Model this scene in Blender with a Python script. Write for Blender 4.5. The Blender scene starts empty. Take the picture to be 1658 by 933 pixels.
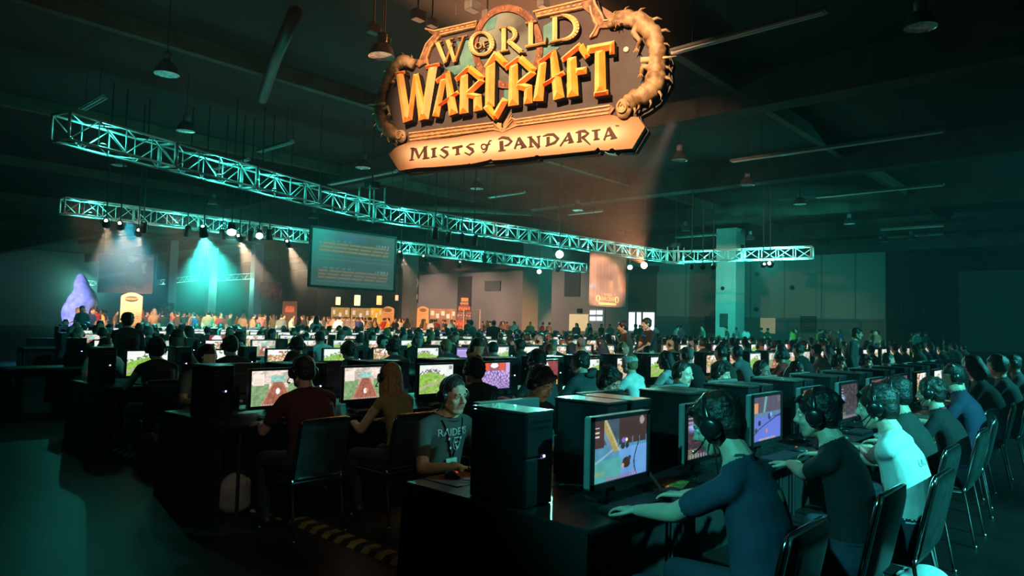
import bpy, bmesh, math, random
import numpy as np
from mathutils import Vector, Matrix

random.seed(7)
rng = np.random.default_rng(7)
SC = bpy.context.scene
COL = SC.collection
PI = math.pi

# ------------------------------------------------------------------ camera
FPX, CX, CY, CAMH = 1130.0, 829.0, 466.5, 1.6
PITCH = math.atan(58.5 / FPX)
ROLL = math.radians(1.5)
_F = np.array([0, math.cos(PITCH), math.sin(PITCH)])
_U0 = np.array([0, -math.sin(PITCH), math.cos(PITCH)])
_R0 = np.array([1.0, 0, 0])
_U = _U0 * math.cos(ROLL) - _R0 * math.sin(ROLL)
_R = _R0 * math.cos(ROLL) + _U0 * math.sin(ROLL)
_C = np.array([0, 0, CAMH])
cam_data = bpy.data.cameras.new('camera')
cam_data.sensor_fit = 'HORIZONTAL'
cam_data.sensor_width = 36.0
cam_data.lens = 36.0 * FPX / 1658.0
cam_data.clip_start = 0.05
cam_data.clip_end = 400
cam = bpy.data.objects.new('camera', cam_data)
COL.objects.link(cam)
cam.matrix_world = Matrix(((_R[0], _U[0], -_F[0], 0), (_R[1], _U[1], -_F[1], 0), (_R[2], _U[2], -_F[2], CAMH), (0, 0, 0, 1)))
SC.camera = cam

def ray(x, y):
    return _F + _R * (x - CX) / FPX + _U * (CY - y) / FPX
def at_z(x, y, z):
    d = ray(x, y)
    return Vector(_C + d * (z - CAMH) / d[2])
def at_y(x, y, Y):
    d = ray(x, y)
    return Vector(_C + d * (Y / d[1]))
def at_plane(x, y, p, n):
    d = Vector(ray(x, y)); c = Vector(_C)
    return c + d * ((Vector(p) - c).dot(n) / d.dot(n))
def proj(q):
    v = np.array(q, float) - _C
    d = v @ _F
    return CX + FPX * (v @ _R) / d, CY - FPX * (v @ _U) / d, d

# desk rows run along RU; RV points across them, away from the camera
TH = math.radians(42)
RU = Vector((math.sin(TH), math.cos(TH), 0))
RV = Vector((-math.cos(TH), math.sin(TH), 0))
RA = math.radians(48)
O = Vector((-0.0985, 3.388, 0))
def rw(s, w, z=0.0):
    return O + RU * s + RV * w + Vector((0, 0, z))

# ------------------------------------------------------------------ world, haze, exposure
SC.view_settings.view_transform = 'Standard'
SC.view_settings.look = 'None'
SC.view_settings.gamma = 1.0
SC.view_settings.use_curve_mapping = False
SC.view_settings.exposure = 0.0
SC.cycles.max_bounces = 4
SC.cycles.diffuse_bounces = 2
SC.cycles.glossy_bounces = 3
SC.cycles.transmission_bounces = 2
SC.cycles.transparent_max_bounces = 4
SC.cycles.volume_bounces = 0
SC.cycles.volume_step_rate = 2.5
SC.cycles.volume_max_steps = 160
SC.cycles.sample_clamp_indirect = 4.0
SC.cycles.caustics_reflective = False
SC.cycles.caustics_refractive = False
world = bpy.data.worlds.new('hall_air')
SC.world = world
world.use_nodes = True
nt = world.node_tree
nt.nodes.clear()
wo = nt.nodes.new('ShaderNodeOutputWorld')
bg = nt.nodes.new('ShaderNodeBackground')
bg.inputs[0].default_value = (0.006, 0.006, 0.006, 1)
bg.inputs[1].default_value = 1.0
nt.links.new(bg.outputs[0], wo.inputs[0])
HAZE = 0.0014
vs = nt.nodes.new('ShaderNodeVolumeScatter')
vs.inputs['Color'].default_value = (0.95, 0.97, 1, 1)
vs.inputs['Density'].default_value = HAZE
vs.inputs['Anisotropy'].default_value = 0.1
nt.links.new(vs.outputs[0], wo.inputs[1])

TEAL = (0.05, 0.95, 0.76)
TEALK = (0.07, 0.88, 0.86)
TEALW = (0.22, 1.0, 0.80)
WARM = (1.0, 0.52, 0.25)
WARMW = (1.0, 0.70, 0.45)
def spot(name, loc, target, power, color, deg, blend=0.4, rad=0.08):
    d = bpy.data.lights.new(name, 'SPOT')
    d.energy = power; d.color = color; d.spot_size = math.radians(deg); d.spot_blend = blend; d.shadow_soft_size = rad
    o = bpy.data.objects.new(name, d); COL.objects.link(o)
    o.location = loc
    o.rotation_euler = (Vector(target) - Vector(loc)).to_track_quat('-Z', 'Y').to_euler()
    return o
def point(name, loc, power, color, rad=0.05):
    d = bpy.data.lights.new(name, 'POINT')
    d.energy = power; d.color = color; d.shadow_soft_size = rad
    o = bpy.data.objects.new(name, d); COL.objects.link(o); o.location = loc
    return o

# lamps without fixtures: key, side and sign lamps inferred, the others added fill
KEY = spot('teal_key_lamp', (7.5, -1.5, 6.2), (3.5, 4.7, 0.9), 11500, TEALK, 29, 0.6, 0.12)
KEY2 = spot('teal_key_lamp', (14.0, 7.0, 5.6), (5.6, 11.5, 0.9), 6500, TEALK, 52, 0.7, 0.12)
PIN = spot('teal_pin_fill', (6.5, 2.3, 4.9), (-0.45, 3.95, 1.0), 2300, TEALK, 13, 0.6, 0.08)  # added narrow spot that brightens only the man in grey
SIDE = spot('teal_side_lamp', (-4.5, -3.0, 6.2), (2.0, 3.9, 0.95), 3300, TEALK, 19, 0.7, 0.10)
WASH = spot('dim_warm_fill', (0.5, -1.0, 5.6), (-1.25, 5.1, 1.0), 170, (1.0, 0.80, 0.55), 20, 0.8, 0.15)  # added weak spot to lift the blond woman and the dark red shirt
SIGNL = spot('sign_lamp', (-3.0, 2.6, 8.1), (0.3, 12.0, 5.7), 11000, (1.0, 0.60, 0.34), 33, 0.4, 0.1)
BANL = spot('banner_fill', (3.0, 13.0, 5.6), (3.7, 29.6, 3.4), 40000, (1.0, 0.60, 0.42), 9, 0.5, 0.1)  # added warm spot to brighten the artwork banner
FILL = spot('teal_fill', (-7.0, 2.0, 5.2), (-4.0, 16.0, 0.8), 110, TEAL, 60, 0.8, 0.2)  # unseen teal fill light over the left rows

# ------------------------------------------------------------------ helpers
_mats = {}
def mat(name, color, rough=0.6, metal=0.0, emit=None, estr=0.0, var=0.12, scale=8.0, bump=0.0, spec=0.5, coat=0.0, color2=None):
    if name in _mats:
        return _mats[name]
    m = bpy.data.materials.new(name)
    m.use_nodes = True
    t = m.node_tree
    b = t.nodes['Principled BSDF']
    b.inputs['Roughness'].default_value = rough
    b.inputs['Metallic'].default_value = metal
    b.inputs['Specular IOR Level'].default_value = spec
    b.inputs['Coat Weight'].default_value = coat
    c = tuple(color) + (1,)
    if var > 0 or color2:
        tc = t.nodes.new('ShaderNodeTexCoord')
        n = t.nodes.new('ShaderNodeTexNoise')
        n.inputs['Scale'].default_value = scale
        n.inputs['Detail'].default_value = 4
        t.links.new(tc.outputs['Object'], n.inputs['Vector'])
        r = t.nodes.new('ShaderNodeValToRGB')
        r.color_ramp.elements[0].position = 0.35
        r.color_ramp.elements[1].position = 0.65
        c2 = color2 or tuple(min(1, x * (1 + var)) for x in color)
        r.color_ramp.elements[0].color = tuple(x * (1 - var) for x in color) + (1,)
        r.color_ramp.elements[1].color = tuple(c2) + (1,)
        t.links.new(n.outputs['Fac'], r.inputs['Fac'])
        t.links.new(r.outputs['Color'], b.inputs['Base Color'])
        if bump > 0:
            bp = t.nodes.new('ShaderNodeBump')
            bp.inputs['Strength'].default_value = bump
            bp.inputs['Distance'].default_value = 0.02
            t.links.new(n.outputs['Fac'], bp.inputs['Height'])
            t.links.new(bp.outputs['Normal'], b.inputs['Normal'])
    else:
        b.inputs['Base Color'].default_value = c
    if emit:
        b.inputs['Emission Color'].default_value = tuple(emit) + (1,)
        b.inputs['Emission Strength'].default_value = estr
    _mats[name] = m
    return m

def attr_mat(name, emission=0.0, rough=0.5, sampling='NONE'):
    """colour read from the mesh's own colour attribute (flat print, lit screens)"""
    if name in _mats:
        return _mats[name]
    m = bpy.data.materials.new(name); m.use_nodes = True
    t = m.node_tree; b = t.nodes['Principled BSDF']
    a = t.nodes.new('ShaderNodeVertexColor'); a.layer_name = 'paint'
    b.inputs['Roughness'].default_value = rough
    if emission > 0:
        b.inputs['Base Color'].default_value = (0.01, 0.01, 0.01, 1)
        t.links.new(a.outputs['Color'], b.inputs['Emission Color'])
        b.inputs['Emission Strength'].default_value = emission
        m.cycles.emission_sampling = sampling
    else:
        t.links.new(a.outputs['Color'], b.inputs['Base Color'])
    _mats[name] = m
    return m

class MB:
    """collects vertices and faces for one mesh"""
    def __init__(s):
        s.v = []; s.f = []; s.m = []
    def add(s, vs, fs, mi=0):
        n = len(s.v)
        s.v += [tuple(p) for p in vs]
        s.f += [tuple(i + n for i in f) for f in fs]
        s.m += [mi] * len(fs)
        return s
    def box(s, c, d, M=None, mi=0):
        x, y, z = (k / 2 for k in d)
        vs = [Vector((i * x, j * y, k * z)) for i in (-1, 1) for j in (-1, 1) for k in (-1, 1)]
        if M is not None: vs = [M @ p for p in vs]
        vs = [p + Vector(c) for p in vs]
        return s.add(vs, [(0, 1, 3, 2), (4, 6, 7, 5), (0, 4, 5, 1), (2, 3, 7, 6), (0, 2, 6, 4), (1, 5, 7, 3)], mi)
    def bevbox(s, c, d, b=0.01, mi=0, M=None):
        """box with chamfered edges"""
        hx, hy, hz = (k / 2 for k in d)
        b = min(b, hx * .9, hy * .9, hz * .9)
        bm = bmesh.new()
        bmesh.ops.create_cube(bm, size=1)
        for p in bm.verts: p.co = Vector((p.co.x * d[0], p.co.y * d[1], p.co.z * d[2]))
        bmesh.ops.bevel(bm, geom=bm.edges[:], offset=b, segments=1, affect='EDGES')
        vs = [p.co.copy() for p in bm.verts]
        fs = [tuple(q.index for q in f.verts) for f in bm.faces]
        bm.free()
        if M is not None: vs = [M @ p for p in vs]
        return s.add([p + Vector(c) for p in vs], fs, mi)
    def tube(s, pts, r, n=8, mi=0, closed=False, caps=True, flat=1.0):
        pts = [Vector(p) for p in pts]
        N = len(pts)
        rr = r if isinstance(r, (list, tuple)) else [r] * N
        vs = []
        up = None
        for i, p in enumerate(pts):
            a = pts[(i - 1) % N] if (i > 0 or closed) else p
            b = pts[(i + 1) % N] if (i < N - 1 or closed) else p
            t = (b - a)
            t = t.normalized() if t.length > 1e-9 else Vector((0, 0, 1))
            if up is None:
                up = Vector((0, 0, 1)) if abs(t.z) < .9 else Vector((1, 0, 0))
            x = t.cross(up).normalized(); y = x.cross(t).normalized(); up = y
            for k in range(n):
                an = 2 * PI * k / n
                vs.append(p + x * (rr[i] * math.cos(an)) + y * (rr[i] * flat * math.sin(an)))
        fs = []
        for i in range(N if closed else N - 1):
            j = (i + 1) % N
            for k in range(n):
                l = (k + 1) % n
                fs.append((i * n + k, i * n + l, j * n + l, j * n + k))
        if caps and not closed:
            fs.append(tuple(range(n - 1, -1, -1)))
            fs.append(tuple((N - 1) * n + k for k in range(n)))
        return s.add(vs, fs, mi)
    def lathe(s, prof, n=16, c=(0, 0, 0), M=None, mi=0, cap=True):
        """prof: list of (radius, height) around local z"""
        vs = []
        for r, h in prof:
            for k in range(n):
                an = 2 * PI * k / n
                p = Vector((r * math.cos(an), r * math.sin(an), h))
                vs.append((M @ p if M is not None else p) + Vector(c))
        fs = []
        for i in range(len(prof) - 1):
            for k in range(n):
                l = (k + 1) % n
                fs.append((i * n + k, i * n + l, (i + 1) * n + l, (i + 1) * n + k))
        if cap:
            fs.append(tuple(range(n - 1, -1, -1)))
            fs.append(tuple((len(prof) - 1) * n + k for k in range(n)))
        return s.add(vs, fs, mi)
    def ell(s, c, r, n=12, m=8, M=None, mi=0):
        vs = []; fs = []
        for i in range(m + 1):
            ph = PI * i / m
            for k in range(n):
                an = 2 * PI * k / n
                p = Vector((r[0] * math.sin(ph) * math.cos(an), r[1] * math.sin(ph) * math.sin(an), r[2] * math.cos(ph)))
                vs.append((M @ p if M is not None else p) + Vector(c))
        for i in range(m):
            for k in range(n):
                l = (k + 1) % n
                fs.append((i * n + k, (i + 1) * n + k, (i + 1) * n + l, i * n + l))
        return s.add(vs, fs, mi)
    def mesh(s, name, mats=(), smooth=False):
        me = bpy.data.meshes.new(name)
        me.from_pydata(s.v, [], s.f)
        for m in (mats if isinstance(mats, (list, tuple)) else [mats]):
            me.materials.append(m)
        if any(s.m): me.polygons.foreach_set('material_index', s.m)
        if smooth: me.polygons.foreach_set('use_smooth', [True] * len(me.polygons))
        me.update()
        return me
    def build(s, name, mats, parent=None, smooth=False, loc=(0, 0, 0), rotz=0):
        return new_obj(name, s.mesh(name, mats, smooth), parent, loc, rotz)

def new_obj(name, me, parent=None, loc=(0, 0, 0), rotz=0):
    o = bpy.data.objects.new(name, me)
    COL.objects.link(o)
    o.parent = parent
    o.location = loc
    o.rotation_euler = (0, 0, rotz)
    return o
def tag(o, label=None, cat=None, group=None, kind=None):
    if label: o['label'] = label
    if cat: o['category'] = cat
    if group: o['group'] = group
    if kind: o['kind'] = kind
    return o
def thing(name, label, cat, loc=(0, 0, 0), rotz=0, group=None):
    o = bpy.data.objects.new(name, None)
    o.empty_display_size = 0.05
    COL.objects.link(o)
    o.location = loc; o.rotation_euler = (0, 0, rotz)
    return tag(o, label, cat, group)
_kids = {}
def copy_tree(o, parent=None):
    c = o.copy(); COL.objects.link(c); c.parent = parent
    for ch in o.children:
        copy_tree(ch, c)
    return c
def struct(name, mb, m, label, parent=None, smooth=False):
    o = mb.build(name, m, parent, smooth)
    if parent is None: tag(o, label, None, None, 'structure')
    return o

ORD = ['first', 'second', 'third', 'fourth', 'fifth', 'sixth', 'seventh', 'eighth', 'ninth', 'tenth', 'eleventh', 'twelfth',
       'thirteenth', 'fourteenth', 'fifteenth', 'sixteenth', 'seventeenth', 'eighteenth', 'nineteenth', 'twentieth',
       'twenty-first', 'twenty-second', 'twenty-third', 'twenty-fourth', 'twenty-fifth', 'twenty-sixth', 'twenty-seventh',
       'twenty-eighth', 'twenty-ninth', 'thirtieth', 'thirty-first', 'thirty-second', 'thirty-third', 'thirty-fourth', 'thirty-fifth',
       'thirty-sixth', 'thirty-seventh', 'thirty-eighth', 'thirty-ninth', 'fortieth']
# ------------------------------------------------------------------ the hall: floor, ceiling, walls, columns
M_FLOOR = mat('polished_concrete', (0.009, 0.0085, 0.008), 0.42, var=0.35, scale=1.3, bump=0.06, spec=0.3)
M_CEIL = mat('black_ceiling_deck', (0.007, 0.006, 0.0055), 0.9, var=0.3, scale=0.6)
M_BEAM = mat('dusty_beam', (0.045, 0.034, 0.028), 0.85, var=0.35, scale=1.1, bump=0.1)
M_WALL = mat('painted_wall', (0.34, 0.31, 0.29), 0.85, var=0.06, scale=0.15)
M_WAINS = mat('wall_lower_panel', (0.17, 0.16, 0.155), 0.8, var=0.06, scale=0.3)
M_COLUMN = mat('column_paint', (0.50, 0.49, 0.47), 0.8, var=0.05, scale=0.5)
M_DARK = mat('matte_black', (0.012, 0.012, 0.012), 0.7, var=0.2)
M_DOOR = mat('roll_door', (0.13, 0.10, 0.09), 0.7, var=0.1)
CEILZ = 8.7
WALLH = 8.2
S_WALL = 57.5          # the wall across the end of the desk rows, at this distance along RU
W_WALL = 92.0          # the far wall along the rows
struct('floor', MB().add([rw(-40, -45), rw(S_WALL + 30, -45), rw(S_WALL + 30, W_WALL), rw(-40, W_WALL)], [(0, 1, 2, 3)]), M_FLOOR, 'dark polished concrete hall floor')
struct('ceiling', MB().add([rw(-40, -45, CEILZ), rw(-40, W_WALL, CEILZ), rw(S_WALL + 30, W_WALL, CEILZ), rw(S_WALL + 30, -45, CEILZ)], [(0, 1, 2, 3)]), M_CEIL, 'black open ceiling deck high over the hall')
def rowbox(mb, s0, s1, w0, w1, z0, z1, mi=0):
    """box aligned with the desk rows, in world coordinates"""
    M = Matrix.Rotation(RA, 3, 'Z')
    return mb.box(rw((s0 + s1) / 2, (w0 + w1) / 2, (z0 + z1) / 2), (s1 - s0, w1 - w0, z1 - z0), M, mi)
def rb(name, m, parent, s0, s1, w0, w1, z0, z1, label=None):
    c = rw((s0 + s1) / 2, (w0 + w1) / 2, (z0 + z1) / 2)
    o = MB().box((0, 0, 0), (s1 - s0, w1 - w0, z1 - z0)).build(name, m, None, False, c, RA)
    if parent is not None:
        o.parent = parent; o.location = Matrix.Rotation(-RA, 3, 'Z') @ (c - parent.location); o.rotation_euler = (0, 0, 0)
    if label: tag(o, label, None, None, 'structure')
    return o
# wall corner seen at the right, x 1433 in the photograph
def w_on_wall(px, s=S_WALL):
    p = at_plane(px, 500, rw(s, 0), RU)
    return (p - O).dot(RV)
def z_on_wall(px, py, s=S_WALL):
    return at_plane(px, py, rw(s, 0), RU).z
WC = w_on_wall(1433)
wr = rb('wall_end', M_WALL, None, S_WALL, S_WALL + .4, WC, W_WALL, 0, CEILZ, 'pale painted end wall behind the desk rows')
wl = rb('lower_panel', M_WAINS, wr, S_WALL - .06, S_WALL, WC, w_on_wall(1064), 0, 2.75)
ws = rb('wall_right', M_WALL, None, S_WALL + .4, S_WALL + 30, WC, WC + .4, 0, CEILZ, 'wall running back from the corner at the right')
rb('lower_panel', M_WAINS, ws, S_WALL - .05, S_WALL + 30, WC - .06, WC, 0, 2.75)
rb('corner_guard', mat('corner_guard', (.12, .11, .10), .6), ws, S_WALL - .02, S_WALL + .25, WC - .08, WC, 0, CEILZ - .5)
rb('wall_back', mat('far_wall_paint', (0.22, 0.21, 0.21), 0.85, var=0.06, scale=0.15), None, -40, S_WALL + .4, W_WALL, W_WALL + .4, 0, CEILZ, 'far wall beyond the crowd at the left')
rb('wall_near', M_DARK, None, -40.4, -40, -45, W_WALL, 0, CEILZ, 'dark wall at the aisle end')
rb('wall_side', M_DARK, None, -40, S_WALL + 30, -45.4, -45, 0, CEILZ, 'dark wall behind the photographer')
rb('wall_corner', M_WALL, None, S_WALL + 30, S_WALL + 30.4, -45, WC, 0, CEILZ, 'end of the side hall at the right')
# vertical panel joints of the end wall
MJ = mat('panel_joint', (.20, .18, .17), .85)
for px in (1110, 1215, 1270, 1330, 1385):
    w = w_on_wall(px)
    rb('panel_joint', MJ, wr, S_WALL - .03, S_WALL, w - .06, w + .06, 2.75, WALLH)
# things on the end wall: doors, vents, loudspeaker grilles, signs
def wallrect(name, x0, y0, x1, y1, m, label=None, cat=None, depth=.12, parent=None, s=None, kind=None):
    s = S_WALL if s is None else s
    wa, wb = w_on_wall(x0, s), w_on_wall(x1, s)
    xm = (x0 + x1) / 2
    za, zb = z_on_wall(xm, y0, s), z_on_wall(xm, y1, s)
    o = MB().box((0, 0, 0), (depth, abs(wb - wa), za - max(0, zb))).build(name, m, None, False, rw(s - depth / 2 - .001, (wa + wb) / 2, (za + max(0, zb)) / 2), RA)
    if parent is not None:
        o.parent = parent; o.location = Matrix.Rotation(-RA, 3, 'Z') @ (o.location - parent.location); o.rotation_euler = (0, 0, 0)
    if label: tag(o, label, cat, kind=kind)
    return o
M_BRIGHT = mat('daylit_glass', (.8, .85, .9), .4, emit=(0.80, 0.86, 1.0), estr=1.5, var=0)
M_YLIT = mat('lit_doorway', (.7, .6, .4), .6, emit=(0.95, 0.70, 0.34), estr=0.55, var=0)
d1 = wallrect('door_1', 1018, 440, 1063, 535, M_DOOR, 'tall brown roll-up door beside the hanging artwork banner', depth=.15, kind='structure')
wallrect('door_header', 1014, 432, 1066, 442, mat('header', (.10, .08, .07), .7), parent=d1, depth=.3)
d2 = wallrect('door_2', 1020, 506, 1061, 536, M_BRIGHT, 'bright daylit doorway under the brown roll-up door', depth=.2, kind='structure')
for x in (1031, 1041): wallrect('door_frame', x, 506, x + 2.0, 536, M_DARK, depth=.3, parent=d2)
d3 = wallrect('door_3', 955, 501, 980, 536, mat('pale_door', (.42, .42, .46), .6), 'pale double doors with bright glass panes below the banner', depth=.15, kind='structure')
for a in (957, 968):
    for b in (503, 513): wallrect('pane', a, b, a + 9, b + 6.5, M_BRIGHT, depth=.2, parent=d3)
d4 = wallrect('door_4', 923, 509, 953, 536, M_YLIT, 'yellow lit doorway left of the pale double doors', depth=.1, kind='structure')
wallrect('door_5', 1232, 515, 1256, 540, mat('lit_doorway_dim', (.6, .45, .3), .6, emit=(.75, .52, .30), estr=.22, var=0), 'dim warm doorway in the wall right of the big column', depth=.1, kind='structure')
wallrect('door_6', 1142, 512, 1160, 538, mat('dark_door', (.03, .045, .045), .6), 'dark doorway just left of the big column', depth=.1, kind='structure')
wallrect('exit_sign', 937, 500, 943, 507, M_DARK, 'small dark sign box over the yellow doorway', 'sign', depth=.3)
wallrect('wall_vent', 785, 455, 810, 471, mat('vent_metal', (.12, .115, .11), .6), 'grey louvred air vent high on the end wall', 'vent', depth=.15)
dd = wallrect('tall_shutter', 741, 448, 763, 530, mat('shutter_dark', (.07, .06, .058), .7), 'tall dark shutter in the end wall near the prize tower', 'shutter', depth=.12)
wallrect('wall_panel', 914, 438, 939, 480, mat('dark_panel', (.05, .05, .05), .7), 'dark square panel on the wall left of the artwork banner', 'panel', depth=.12)
wb_ = wallrect('notice_board', 1296, 512, 1322, 538, mat('notice_board', (.035, .035, .04), .7), 'dark notice board with faint lines on the right end wall', 'board', depth=.08, s=S_WALL - .075)
for y in (519, 523, 527): wallrect('text_line', 1300, y, 1318, y + 1.4, mat('notice_text', (.10, .10, .10), .7), depth=.10, parent=wb_, s=S_WALL - .075)
for i, (a, b, la) in enumerate([(1460, 499, 'small dark exit sign nearer the corner on the right wall'), (1497, 504, 'small dark exit sign farther along the right wall')]):
    p = at_plane(a, b, rw(0, WC), RV)
    e = thing('exit_sign', la, 'sign', p - RV * .055, RA, 'exit signs on the right wall')
    MB().box((0, 0, 0), (1.0, .1, .45)).build('sign_box', mat('exit_box', (.02, .05, .04), .5), e)
    MB().box((0, -.06, 0), (.5, .02, .12)).build('sign_mark', mat('exit_mark', (.1, .25, .2), .5), e)
for (a, b) in [(1225, 501), (1226, 444), (1283, 466)]:
    p = at_plane(a, b, rw(S_WALL, 0), RU)
    o = MB().lathe([(.2, 0), (.2, .12)], 12, M=Matrix.Rotation(-PI / 2, 3, 'Y')).build('wall_loudspeaker', M_DARK, None, loc=p, rotz=RA)
    tag(o, 'small round dark loudspeaker on the end wall ' + {501: 'low, right of the big column', 444: 'high, right of the big column', 466: 'between two panel joints'}[b], 'loudspeaker', 'wall loudspeakers')

def column(px, width_px, depth, top, label, face=None, m=None, h=None):
    """square concrete column aligned with the hall; px = left edge of the photograph's column"""
    p = at_y(px, 500, depth)
    side = width_px / FPX * depth / 1.25
    o = MB().box((0, 0, top / 2), (side, side, top)).build('column', m or M_COLUMN, None, loc=(p.x, p.y, 0), rotz=RA)
    tag(o, label, 'column', 'square columns of the hall')
    MB().box((0, 0, .55), (side + .06, side + .06, 1.1)).build('column_guard', M_WAINS, o)
    return o, side
c1, s1 = column(1182, 42, 46.0, 8.25, 'big square column lit teal at the right end of the truss')
for (du, z) in ((.0, 5.0),):
    MB().lathe([(.13, 0), (.13, .05)], 12, M=Matrix.Rotation(-PI / 2, 3, 'Y'), c=(-s1 / 2, 0.2, 4.3)).build('loudspeaker', M_DARK, c1)
MB().box((-s1 / 2 - .03, .1, 2.2), (.05, .55, .9)).build('notice', mat('column_notice', (.05, .06, .06), .6), c1)
MB().box((.25, -s1 / 2 - .02, 7.0), (.5, .04, .4)).build('vent', M_DARK, c1)
column(869, 42, 52.0, 8.25, 'teal lit square column near the yellow doorway')
column(663, 22, 60.0, 8.25, 'brown lit column beside the emblem banner')
column(275, 16, 62.0, 8.25, 'dim grey column at the far left behind the banner')
column(340, 16, 64.0, 8.25, 'dim grey column under the brightest teal beam')
column(413, 18, 62.0, 8.25, 'dim grey column left of the small red poster')

# ------------------------------------------------------------------ ceiling beams, ducts, strip lights, high bay lamps
def beam(s, w0, w1, z0, z1, wd, label, m=M_BEAM):
    o = rb('ceiling_beam', m, None, s - wd / 2, s + wd / 2, w0, w1, z0, z1)
    return tag(o, label, 'beam', 'ceiling beams')
def s_of(px, py, z):
    p = at_z(px, py, z) - O
    return p.dot(RU), p.dot(RV)
b0 = s_of(1300, 165, 7.7)
for i, s in enumerate([b0[0], b0[0] + 9.5, b0[0] + 19, b0[0] + 28.5, b0[0] + 38]):
    beam(s, -30, W_WALL, 7.7, CEILZ, .7, ['wide dusty concrete beam crossing right of the big sign', 'ceiling beam one bay behind the big sign', 'ceiling beam two bays behind the big sign', 'ceiling beam over the far truss', 'ceiling beam nearest the end wall'][i])
for i, w in enumerate([6, 15.5, 25, 36, 48, 62]):
    o = rb('ceiling_joist', mat('warm_tint_joist', (.10, .052, .036), .8, var=.3, scale=2), None, -20, S_WALL, w - .12, w + .12, 8.25, CEILZ - .02)  # warm light on the joists put into their red-brown colour
    tag(o, f'{ORD[i]} reddish joist under the ceiling deck counting from the camera', 'joist', 'ceiling joists')
for i, (a, b) in enumerate([((129, 372), (480, 398)), ((129, 392), (330, 378)), ((560, 330), (860, 345))]):
    p, q = at_z(a[0], a[1], 7.4), at_z(b[0], b[1], 7.4)
    o = MB().tube([p, q], .16, 10).build('ceiling_pipe', mat('warm_tint_pipe', (.13, .06, .04), .7, var=.3, scale=2), smooth=True)  # red-brown tint stands for warm light on the pipes
    tag(o, ['long reddish pipe under the ceiling above the far truss', 'short reddish pipe at the far left ceiling', 'reddish pipe behind the big sign'][i], 'pipe', 'ceiling pipes')
# long round ducting at the top left
o = MB().tube([at_z(478, 20, 8.0), at_z(447, 92, 8.0), at_z(425, 160, 8.0)], [.15, .15, .15], 14).build('ventilation_duct', mat('duct_black', (.008, .008, .008), .5, metal=.2, var=.5, scale=3), smooth=True)
tag(o, 'dark shiny flexible duct hanging under the ceiling at upper left', 'duct')
# fluorescent strip fixtures
M_STRIP = mat('strip_housing', (.26, .24, .22), .5, var=.1)
STR = [((1085, 88), (1337, 17), 'long strip light right of the big sign, nearest of the strips'), ((1185, 263), (1529, 212), 'longest strip light across the right ceiling'),
       ((1320, 320), (1529, 300), 'strip light above the right end wall, second from below'), ((1425, 373), (1529, 366), 'lowest strip light at the right edge of the ceiling'),
       ((1422, 385), (1529, 380), 'faint strip light just under the lowest right strip'), ((1095, 386), (1158, 380), 'short strip light left of the big column top'),
       ((790, 320), (850, 312), 'short strip light below the parchment of the big sign'), ((535, 300), (640, 277), 'strip light left of the parchment tip of the sign'),
       ((420, 247), (471, 230), 'strip light in the middle of the left ceiling'), ((350, 275), (398, 258), 'dim strip light left of the middle left strip'),
       ((135, 178), (165, 158), 'short strip light at the far upper left'), ((920, 348), (975, 342), 'faint strip light above the right part of the truss')]
for (a, b, la) in STR:
    p, q = at_z(a[0], a[1], 7.45), at_z(b[0], b[1], 7.45)
    # strips run across the rows: keep the start point and its true direction
    L = (q - p).dot(RV)
    mid = (p + q) / 2; ln = abs(L) if abs(L) > 1 else (q - p).length
    t = thing('strip_light', la, 'strip light', mid, RA + PI / 2, 'fluorescent strip lights')
    MB().add([(-ln/2, -.11, 0), (ln/2, -.11, 0), (ln/2, .11, 0), (-ln/2, .11, 0), (-ln/2, -.04, .09), (ln/2, -.04, .09), (ln/2, .04, .09), (-ln/2, .04, .09)],
             [(0, 3, 2, 1), (4, 5, 6, 7), (0, 1, 5, 4), (2, 3, 7, 6), (0, 4, 7, 3), (1, 2, 6, 5)]).build('housing', M_STRIP, t)
    for s_ in (-.055, .055):
        MB().tube([(-ln/2 + .05, s_, -.02), (ln/2 - .05, s_, -.02)], .016, 6).build('tube', mat('tube_glass', (.75, .75, .72), .2, var=0), t)
    for x in (-ln / 3, ln / 3):
        MB().tube([(x, 0, .09), (x, 0, CEILZ - 7.45)], .01, 5).build('hanger', M_DARK, t)
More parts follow.
